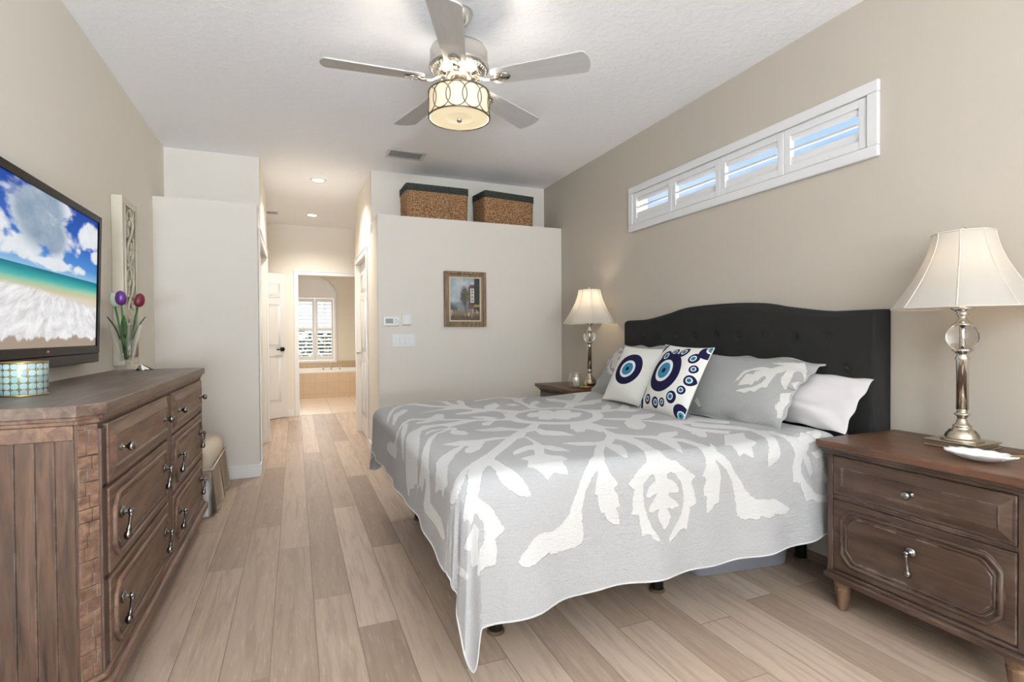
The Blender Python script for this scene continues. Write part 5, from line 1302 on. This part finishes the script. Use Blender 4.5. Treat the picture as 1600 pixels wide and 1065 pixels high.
def tulip(label, col, col2, top, foot, leafdir):
    t = thing('tulip', label, 'flower', foot, 0, 'tulips in the glass vase')
    d = Vector(top)-Vector(foot)
    b = MB(); b.tube([tuple(d*q+Vector((0, 0, .012*math.sin(q*3.1)))) for q in np.linspace(0, 1, 12)], .0052, 8); b.build('stem', M['stem'], t)
    nt = NT('tulip_'+label.split()[0]); v = nt.coord('Object', (30, 30, 6))
    nt.bsdf(nt.mix(nt.noise(v, 1.2, 3), lin(col), lin(col2)), .3); mm = nt.m
    b = MB(); q_ = d.to_track_quat('Z', 'Y').to_matrix().to_4x4()
    Mx = Matrix.Translation(d) @ q_
    b.lathe([(0, -.006), (.011, -.004), (.021, .006), (.026, .022), (.0255, .042), (.021, .060), (.013, .071), (.004, .076), (0, .074)], 24, fn=lambda a, zz: 1+.07*math.cos(a*3)+.02*math.cos(a*6), M=Mx)
    b.build('bloom', mm, t)
    n = 14; L = []
    a0 = leafdir
    for k in range(n):
        q = k/(n-1); w_ = .016*math.sin(math.pi*min(1, q*.92+.06))**.8
        c = d*(.38+.42*q)+Vector((math.cos(a0), math.sin(a0), 0))*(.004+.040*q*q)
        s_ = Vector((-math.sin(a0), math.cos(a0), 0))
        L.append([tuple(c-s_*w_+Vector((math.cos(a0), math.sin(a0), 0))*.006), tuple(c), tuple(c+s_*w_+Vector((math.cos(a0), math.sin(a0), 0))*.006)])
    b = MB(); b.grid(np.array(L))
    r = bmesh.ops.solidify(b.bm, geom=list(b.bm.faces), thickness=.0022)
    b.build('leaf', M['tleaf'], t)
fz = .9665+.062
tulip('white tulip at the left of the glass vase', (222, 228, 214), (190, 206, 176), (-.945, 3.62, 1.335), (-.898, 3.612, fz), 3.6)
tulip('purple tulip in the middle of the glass vase', (108, 48, 140), (66, 24, 92), (-.905, 3.58, 1.343), (-.893, 3.606, fz), -1.2)
tulip('dark red tulip at the right of the glass vase', (128, 34, 58), (84, 18, 38), (-.845, 3.66, 1.338), (-.890, 3.616, fz), .4)
on = thing('folded_ornament', 'small black and silver folded ornament at the foot of the vase', 'ornament', (-.800, 3.585, .9665), .5)
M['silver'] = plain('silver_foil', (186, 184, 180), .3, .8, var=.1)
b = MB()
def shard(b, M4, l, w, h):
    b2 = bmesh.new(); v = [b2.verts.new(q) for q in ((-l, 0, 0), (0, -w, 0), (l, 0, 0), (0, w, 0), (-l*.2, 0, h))]
    for f in ((0, 1, 4), (1, 2, 4), (2, 3, 4), (3, 0, 4), (3, 2, 1, 0)): b2.faces.new([v[k] for k in f])
    b.merge(b2, M4)
shard(b, Matrix.Identity(4), .048, .026, .034); shard(b, Matrix.Translation((.03, .01, 0)) @ Matrix.Rotation(1.0, 4, 'Z'), .034, .014, .012)
b.build('dark_fold', M['black_leg'], on)
b = MB(); shard(b, Matrix.Translation((-.012, -.006, .006)) @ Matrix.Rotation(-.5, 4, 'Z') @ Matrix.Rotation(.35, 4, 'X'), .034, .016, .034); b.build('silver_fold', M['silver'], on)
ch = thing('candle_holder', 'round mosaic glass candle holder in pale aqua and gold on the dresser', 'candle holder', (-.838, 2.235, .9665))
def mosaic():
    t = NT('aqua_mosaic_glass')
    tc = t.n('TexCoord'); sp = t.n('SeparateXYZ'); t.t.links.new(tc.outputs['Object'], sp.inputs[0])
    a = t.math('MULTIPLY', t.math('ARCTAN2', sp.outputs[1], sp.outputs[0]), 18/6.2832)
    h = t.math('MULTIPLY', sp.outputs[2], 5/.108)
    fa = t.math('ABSOLUTE', t.math('SUBTRACT', t.math('FRACT', t.math('ADD', a, 40.0)), .5)); fh = t.math('ABSOLUTE', t.math('SUBTRACT', t.math('FRACT', h), .5))
    d = t.math('ADD', t.math('POWER', t.math('MULTIPLY', fa, 2.0), 2.6), t.math('POWER', t.math('MULTIPLY', fh, 2.0), 2.6))
    k = t.smooth(d, .66, .84)
    idn = t.n('TexWhiteNoise', {'noise_dimensions': '2D'}); t.put(idn.inputs['Vector'], t.n('CombineXYZ', X=t.math('FLOOR', t.math('ADD', a, 40.0)), Y=t.math('FLOOR', h)).outputs[0])
    c = t.ramp(idn.outputs[0], [(0, lin((150, 190, 184))), (.5, lin((178, 204, 206))), (1, lin((140, 172, 188)))])
    gap = t.mix(t.noise(t.coord('Object'), 60, 2), lin((132, 140, 104)), lin((196, 176, 120)))
    col = t.mix(k, c, gap)
    t.bsdf(col, t.math('ADD', .12, t.math('MULTIPLY', k, .15)), t.math('MULTIPLY', k, .6), t.bump(t.math('SUBTRACT', 1.0, k), .5, .003), .6)
    return t.m
M['mosaic'] = mosaic()
b = MB(); b.lathe([(.058, 0), (.063, .003), (.064, .105), (.0625, .108), (.058, .108), (.056, .1), (.054, .01), (0, .008)], 56); b.build('glass_cup', M['mosaic'], ch)
for zz in (.002, .108):
    b = MB(); b.tube([(.063*math.cos(q), .063*math.sin(q), zz) for q in np.linspace(0, 2*math.pi, 57)[:-1]], .0028, 6, closed=True); b.build('gold_rim', M['gold'], ch)
b = MB(); b.lathe([(0, .010), (.05, .010), (.05, .06), (.01, .062), (0, .06)], 28); b.build('candle', M['wax'], ch)

# ---------------- skirted bench ----------------
be = thing('skirted_bench', 'cream upholstered bench with a pleated skirt between dresser and closet wall', 'bench', (-.745, 4.20, 0), 0)
M['cream_fab'] = fabric('cream_slub_fabric', (214, 200, 182), .95, 500, .3); M['lining'] = fabric('white_skirt_lining', (226, 226, 228), .95, 500, .2)
hx, hy = .238, .345
b = MB(); b.box((-hx, -hy, .27), (hx, hy, .425), .062, 5); 
for f in b.bm.faces: f.smooth = True
for v in b.bm.verts: v.co.z += .015*(1-(v.co.x/hx)**2)*(1-(v.co.y/hy)**2) if v.co.z > .3 else 0
b.build('seat_cushion', M['cream_fab'], be)
b = MB(); b.tube([(x*hx*1.01, y*hy*1.01, .30) for x, y in ((-1, -1), (1, -1), (1, 1), (-1, 1))], .006, 8, closed=True); b.build('piping', M['cream_fab'], be)
def skirt_panel(p0, p1, z1, flare, nrm, wv, seed):
    n, m = 28, 12; P_ = np.zeros((n, m, 3))
    for i in range(n):
        q = i/(n-1); c = Vector(p0).lerp(Vector(p1), q)
        for j in range(m):
            k = j/(m-1); off = flare*k+wv*k*math.sin(q*9+seed)*.5 + (.012*k if q in (0, 1) else 0)
            P_[i, j] = (c.x+nrm[0]*off, c.y+nrm[1]*off, .30-(.30-z1)*k)
    return P_
for p0, p1, nr in (((hx, -hy, 0), (hx, -.02, 0), (1, 0)), ((hx, .02, 0), (hx, hy, 0), (1, 0)), ((-hx, -hy, 0), (hx, -hy, 0), (0, -1)), ((-hx, hy, 0), (hx, hy, 0), (0, 1))):
    b = MB(); b.grid(skirt_panel(p0, p1, .012, .022 if nr[0] else .012, nr, .016, p0[1]*7)); bmesh.ops.solidify(b.bm, geom=list(b.bm.faces), thickness=.003)
    b.build('skirt', M['cream_fab'], be)
b = MB(); b.grid(skirt_panel((hx-.012, -hy+.01, 0), (hx-.012, hy-.01, 0), .02, .004, (1, 0), .004, 1)); b.grid(skirt_panel((hx*.2, -hy+.005, 0), (hx-.01, -hy+.005, 0), .004, .035, (0, -1), .01, 2)); b.build('lining', M['lining'], be)
b = MB()
for x in (-1, 1):
    for y in (-1, 1): b.box((x*.19-.02, y*.29-.02, 0), (x*.19+.02, y*.29+.02, .28))
b.build('legs', M['leg_wood'], be)

# ---------------- woven baskets on the plant shelf ----------------
def weave_mat(name, a, b_, pitch, z0):
    t = NT(name); v = t.coord('Object', (1, 1, 1))
    n = t.smooth(t.noise(t.coord('Object', (34, 34, 66)), 2.2, 4, .6), .36, .64); n2 = t.noise(v, 70, 3)
    sp = t.n('SeparateXYZ'); t.t.links.new(t.n('TexCoord').outputs['Object'], sp.inputs[0])
    gp = t.math('ABSOLUTE', t.math('SINE', t.math('MULTIPLY', t.math('SUBTRACT', sp.outputs[2], z0), math.pi/pitch)))
    c = t.mix(n, lin(a), lin(b_)); c = t.mix(t.math('MULTIPLY', n2, .4), c, shade(lin(a), .55))
    c = t.mix(t.math('SUBTRACT', 1.0, t.smooth(gp, .05, .5)), c, shade(lin(a), .30))
    t.bsdf(c, .75, 0, t.bump(n2, .4, .002), .25)
    return t.m
M['seagrass'] = weave_mat('seagrass_weave', (104, 70, 44), (212, 168, 124), .260/17, 0); M['seagrass_dark'] = weave_mat('dark_green_grey_weave', (42, 46, 42), (88, 92, 84), .067/4, .258)
def weave_band(hx, hy, z0, z1, taper, pitch, amp, r=.03):
    per = []
    for qx, qy, a0 in ((1, -1, -90), (1, 1, 0), (-1, 1, 90), (-1, -1, 180)):
        for k in range(6):
            a = math.radians(a0+90*k/5); per.append((qx*(hx-r)+r*math.cos(a), qy*(hy-r)+r*math.sin(a), math.cos(a), math.sin(a)))
    per.append(per[0])
    # resample
    L = [0]
    for p, q in zip(per, per[1:]): L.append(L[-1]+math.hypot(p[0]-q[0], p[1]-q[1]))
    n = int(L[-1]/.0075); rows = max(2, int((z1-z0)/pitch)); m = rows*5+1
    P_ = np.zeros((n+1, m, 3)); k = 0
    A = np.array(per)
    for i in range(n+1):
        s = L[-1]*i/n; c = [np.interp(s, L, A[:, q]) for q in range(4)]
        for j in range(m):
            z_ = z0+(z1-z0)*j/(m-1); row = (z_-z0)/pitch
            bul = abs(math.sin(math.pi*row))**.6; tw = .62+.38*math.sin(s/.024*2*math.pi+(math.floor(row) % 2)*math.pi)
            o = amp*bul*tw + taper*(z_-z0)
            P_[i, j] = (c[0]+c[2]*o, c[1]+c[3]*o, z_)
    return P_
def basket(loc, rz, label, w, d, h):
    bk = thing('woven_basket', label, 'basket', loc, rz, 'woven baskets on the plant shelf')
    b = MB(); b.grid(weave_band(w/2, d/2, .0, h-.065, .03, .0145, .006)); b.box((-w/2+.01, -d/2+.01, .0), (w/2-.01, d/2-.01, .012)); b.build('woven_body', M['seagrass'], bk)
    b = MB(); b.grid(weave_band(w/2+.010, d/2+.010, h-.067, h, .0, .0135, .006))
    b.box((-w/2-.006, -d/2-.006, h-.008), (w/2+.006, d/2+.006, h+.002), .004)
    b.build('dark_rim', M['seagrass_dark'], bk)
    b = MB()
    for sg in (-1, 1):
        b.tube([(sg*(w/2+.018), .028*math.cos(q), h-.035+.014*math.sin(q)) for q in np.linspace(0, 2*math.pi, 17)[:-1]], .004, 6, closed=True)
        b.ball((sg*(w/2+.014), 0, h-.035), 1, (.006, .020, .009), 2)
    b.build('handle_hole', M['black_leg'], bk)
    return bk
basket((1.262, 5.005, ZP+.001), math.radians(1), 'woven seagrass basket with dark rim on the shelf, left one of two', .585, .30, .325)
basket((1.985, 5.000, ZP+.001), math.radians(8), 'woven seagrass basket with dark rim on the shelf, nearer the bed wall', .55, .27, .325)

# ---------------- framed painting ----------------
pt = thing('framed_painting', 'small street scene oil painting in a brown gilt frame', 'painting', (1.495, YP, 1.4945))
M['frame_brown'] = wood('gilt_brown_frame', (74, 56, 40), (122, 98, 72), (160, 132, 98), 'z', None, 1.5, .4)
M['linen_liner'] = plain('cream_liner', (206, 192, 170), .7)
b = MB(); fw, fh = .415, .522
def ring(b, ow, oh, iw, ih, y0, y1, bev=.003):
    for lo, hi in (((-ow, y0, -oh), (-iw, y1, oh)), ((iw, y0, -oh), (ow, y1, oh)), ((-iw-.0005, y0, -oh), (iw+.0005, y1, -ih)), ((-iw-.0005, y0, ih), (iw+.0005, y1, oh))): b.box(lo, hi, bev)
ring(b, fw/2, fh/2, fw/2-.026, fh/2-.026, -.034, 0, .006); ring(b, fw/2-.024, fh/2-.024, fw/2-.050, fh/2-.050, -.024, 0, .005)
b.build('frame', M['frame_brown'], pt)
b = MB(); ring(b, fw/2-.049, fh/2-.049, fw/2-.062, fh/2-.062, -.018, -.002, .002); b.build('liner', M['linen_liner'], pt)
cw, chh = (fw/2-.061)*2, (fh/2-.061)*2
nu, nv = 96, 132
U = np.linspace(0, 1, nu)[:, None]*np.ones((1, nv)); V = np.ones((nu, 1))*np.linspace(0, 1, nv)[None]
rs = np.random.RandomState(8)
def fbm(s, o=4):
    out = np.zeros((nu, nv)); a = 1.; tot = 0
    for k in range(o):
        g = rs.rand(int(s*2**k)+3, int(s*2**k*1.4)+3)
        x = U*s*2**k; y = V*s*2**k*1.4; i = x.astype(int); j = y.astype(int); fx_, fy_ = x-i, y-j
        out += a*(g[i, j]*(1-fx_)*(1-fy_)+g[i+1, j]*fx_*(1-fy_)+g[i, j+1]*(1-fx_)*fy_+g[i+1, j+1]*fx_*fy_); tot += a; a *= .55
    return out/tot
f1, f2, f3 = fbm(4), fbm(9), fbm(16)
C3 = lambda r, g, b_: np.array(lin((r, g, b_)))
col = C3(150, 164, 172)[None, None]*np.ones((nu, nv, 1))
def lay(mask, c, op=1.0):
    global col
    k = (np.clip(mask, 0, 1)*op)[..., None]; col = col*(1-k)+c*k
lay((f1-.45)*4, C3(186, 192, 192)); lay((f2-.6)*5, C3(120, 138, 152), .6)
lay((.46-V+.10*f2-.05)*12*(1), C3(104, 116, 118)); lay((.30-np.abs(U-.25)+f2*.1-.05)*8*((V > .2) & (V < .42)), C3(128, 140, 144), .7)
lay((.42-V-.5*np.abs(U-.0)+f2*.12)*10*(U < .25), C3(72, 76, 72))
lay((.25-V+.04*f3)*14, C3(128, 110, 92)); lay((.14-V+.05*f3)*14, C3(86, 72, 60))
tree = .19-np.sqrt(((U-.48)*1.15)**2+((V-.56)*.72)**2)+.10*(f3-.5); lay(tree*18, C3(92, 82, 62), .92); lay((tree-.05+.2*(f3-.5))*12, C3(64, 58, 44), .7)
lay((.014-np.abs(U-.50-.02*np.sin(V*9)))*120*((V > .07) & (V < .45)), C3(44, 34, 28))
bld = (U-.60)*40; lay(np.clip(bld, 0, 1)*((V > .28) & (V < .80+.2*(U > .82))), C3(72, 74, 74)); lay(np.clip((U-.80)*40, 0, 1)*(V > .2), C3(48, 56, 58))
lay(((U > .68) & (U < .80) & (V > .42) & (V < .76)).astype(float), C3(206, 198, 180)); 
for q in (.48, .56, .64, .71): lay(((np.abs(U-.74) < .022) & (np.abs(V-q) < .020)).astype(float), C3(70, 62, 56))
lay(((U > .66) & (U < .82) & (V > .76) & (V < .84-abs(0))).astype(float), C3(96, 58, 48))
lay(((U > .80) & (V > .32) & (V < .38)).astype(float), C3(158, 138, 52)); lay(((U > .62) & (U < .82) & (V > .30) & (V < .345)).astype(float), C3(150, 62, 46))
for q in range(26):
    cx, cy = rs.uniform(.03, .97), rs.uniform(.07, .24); c = [C3(48, 38, 34), C3(180, 150, 128), C3(140, 60, 50), C3(70, 96, 110), C3(206, 196, 184)][rs.randint(5)]
    lay(1-np.sqrt(((U-cx)/.018)**2+((V-cy)/.05)**2), c, 1.0)
col = col*(.86+.28*f3[..., None])
P_ = np.zeros((nu, nv, 3)); P_[..., 0] = (U-.5)*cw; P_[..., 1] = -.010-.0012*f3; P_[..., 2] = (V-.5)*chh
t = NT('oil_paint'); at = t.n('Attribute', {'attribute_name': 'paint'}); t.bsdf(at.outputs['Color'], .35, 0, t.bump(t.noise(t.coord('Object', (1, 1, .6)), 160, 3), .4, .002), .4)
np_mesh('canvas', P_, t.m, pt, {'paint': col})

# ---------------- wall controls ----------------
M['plastic'] = plain('white_plastic', (226, 227, 227), .35, var=.01); M['lcd'] = plain('lcd_grey', (142, 146, 142), .25, var=.06); M['grey_btn'] = plain('grey_button', (128, 130, 132), .5)
th = thing('thermostat', 'white wall thermostat with a grey display', 'thermostat', (.797, YP, 1.283))
b = MB(); b.box((-.072, -.024, -.045), (.072, 0, .045), .014, 4); b.build('case', M['plastic'], th)
b = MB(); b.box((-.048, -.0255, -.018), (.018, -.02, .024), .002); b.build('display', M['lcd'], th)
for x, zz in ((.040, .016), (.040, -.010), (.056, .002)):
    b = MB(); b.prism([(x-.007, zz-.005), (x+.007, zz-.005), (x, zz+.006)], 'y', -.0262, -.023); b.build('button', M['grey_btn'], th)
ws = thing('wall_sensor', 'small white upright wall control beside the thermostat', 'wall control', (.943, YP, 1.298))
b = MB(); b.box((-.046, -.020, -.052), (.046, 0, .052), .010, 3); b.build('case', M['plastic'], ws)
b = MB(); b.box((-.030, -.028, -.044), (.026, -.018, .050), .008, 3); b.build('cover', M['plastic'], ws)
b = MB(); b.box((.028, -.0215, -.036), (.042, -.018, -.031)); b.build('indicator', M['grey_btn'], ws)
sp4 = thing('switch_plate', 'white four-gang light switch plate below the thermostat', 'light switch', (.912, YP, 1.110))
b = MB(); b.box((-.104, -.007, -.058), (.104, 0, .058), .005); b.build('plate', M['plastic'], sp4)
for k in range(4):
    b = MB(); x = -.069+.046*k
    b.box((x-.0165, -.011, -.033), (x+.0165, -.004, .033), .003)
    if k == 2: b.box((x-.008, -.016, -.020), (x+.008, -.009, .004), .003)
    b.build('rocker', M['plastic'], sp4)

# ---------------- ceiling vents and downlights ----------------
M['vent_white'] = plain('white_vent_metal', (214, 214, 214), .4, .1, var=.02); M['vent_dark'] = plain('vent_shadow', (120, 120, 122), .8)
def vent(loc, w, d, label, n):
    v_ = thing('ceiling_vent', label, 'vent', loc, 0)
    b = MB(); t_ = .028
    for lo, hi in (((-w/2, -d/2, -.008), (w/2, -d/2+t_, 0)), ((-w/2, d/2-t_, -.008), (w/2, d/2, 0)), ((-w/2, -d/2+t_, -.008), (-w/2+t_, d/2-t_, 0)), ((w/2-t_, -d/2+t_, -.008), (w/2, d/2-t_, 0))): b.box(lo, hi, .003)
    b.build('frame', M['vent_white'], v_)
    b = MB(); b.box((-w/2+t_, -d/2+t_, -.001), (w/2-t_, d/2-t_, 0)); b.build('backing', M['vent_dark'], v_)
    for k in range(n):
        y = -d/2+t_+(k+.5)*(d-2*t_)/n
        b = MB(); b.box((-w/2+t_, -.010, -.001), (w/2-t_, .010, .001), M=Matrix.Translation((0, y, -.006)) @ Matrix.Rotation(.45, 4, 'X')); b.build('slat', M['vent_white'], v_)
vent((.915, 4.625, ZC), .335, .215, 'white rectangular ceiling vent in front of the plant shelf', 7)
vent((-.33, 7.40, ZC), .30, .16, 'small white ceiling vent far down the hall', 5)
def downlight(loc, label, watts=78):
    d = thing('downlight', label, 'recessed light', loc, 0)
    b = MB(); b.lathe([(.058, -.001), (.060, -.007), (.078, -.006), (.080, 0), (.06, 0)], 40); b.build('trim_ring', M['plastic'], d)
    b = MB(); b.lathe([(0, -.003), (.058, -.003), (.058, -.001), (0, -.001)], 40)
    t = NT('downlight_lens'); em = t.n('Emission', Color=lin((255, 240, 220))); em.inputs[1].default_value = 6; t.t.links.new(em.outputs[0], t.out.inputs[0]); b.build('lens', t.m, d)
    l = bpy.data.lights.new('downlight_lamp', 'SPOT'); l.energy = watts; l.color = (1, .93, .84); l.spot_size = math.radians(140); l.spot_blend = 1.0; l.shadow_soft_size = .05
    o = bpy.data.objects.new('downlight_lamp', l); COL.objects.link(o); o.parent = d; o.location = (0, 0, -.03)
downlight((.235, 5.70, ZC), 'round recessed ceiling light, nearer of the two in the hall')
downlight((.225, 7.38, ZC), 'round recessed ceiling light at the far end of the hall')
downlight((.45, 9.35, ZC), 'added unseen ceiling light brightening the bathroom beyond the doorway', 62)  # added to brighten the bathroom; no fixture is visible there
downlight((-.35, 9.9, ZC), 'added unseen ceiling light brightening the bathroom, left side', 40)  # second added bathroom light, out of view

# ---------------- bathtub ----------------
tb = thing('bathtub', 'white drop-in bathtub in a beige tiled deck, seen through the doorway', 'bathtub', (.30, 10.35, 0))
b = MB(); b.box((-1.19, 0, .004), (1.29, 1.0, .47), .004); b.build('tiled_deck', M['tub_tile'], tb)
b = MB()
def oval(rx, ry, zz, n=48, p=3.0):
    out = []
    for i in range(n+1):
        a = 2*math.pi*i/n; c, s_ = math.cos(a), math.sin(a); k = (abs(c)**p+abs(s_)**p)**(-1/p); out.append((.1+rx*k*c, .48+ry*k*s_, zz))
    return out
b.grid(np.array([oval(1.05, .465, .468), oval(1.055, .47, .500), oval(1.045, .46, .515), oval(.95, .38, .512), oval(.90, .34, .48), oval(.80, .27, .12), oval(.2, .1, .10)]))
b.build('tub_shell', M['ceramic'], tb)
b = MB(); b.box((-1.19, .985, .47), (1.29, 1.008, .64), .002); b.build('tile_upstand', M['splash_tile'], tb)
fc = thing('bath_faucet', 'chrome bath faucet with two handles on the tub rim', 'faucet', (.62, 10.46, .5145))
b = MB(); b.lathe([(.028, 0), (.030, .004), (.018, .012), (.014, .03), (.013, .10)], 20); b.tube([(0, 0, .09), (0, .005, .125), (0, .04, .14), (0, .09, .125), (0, .105, .10)], [.014, .014, .013, .012, .012], 10); b.build('spout', M['chrome'], fc)
for x in (-.14, .16):
    b = MB(); b.lathe([(.024, 0), (.026, .004), (.014, .010), (.012, .04), (.017, .05), (.015, .06), (0, .064)], 18, c=(x, 0, 0)); b.tube([(x-.03, 0, .055), (x+.03, 0, .055)], .006, 8); b.build('handle', M['chrome'], fc)
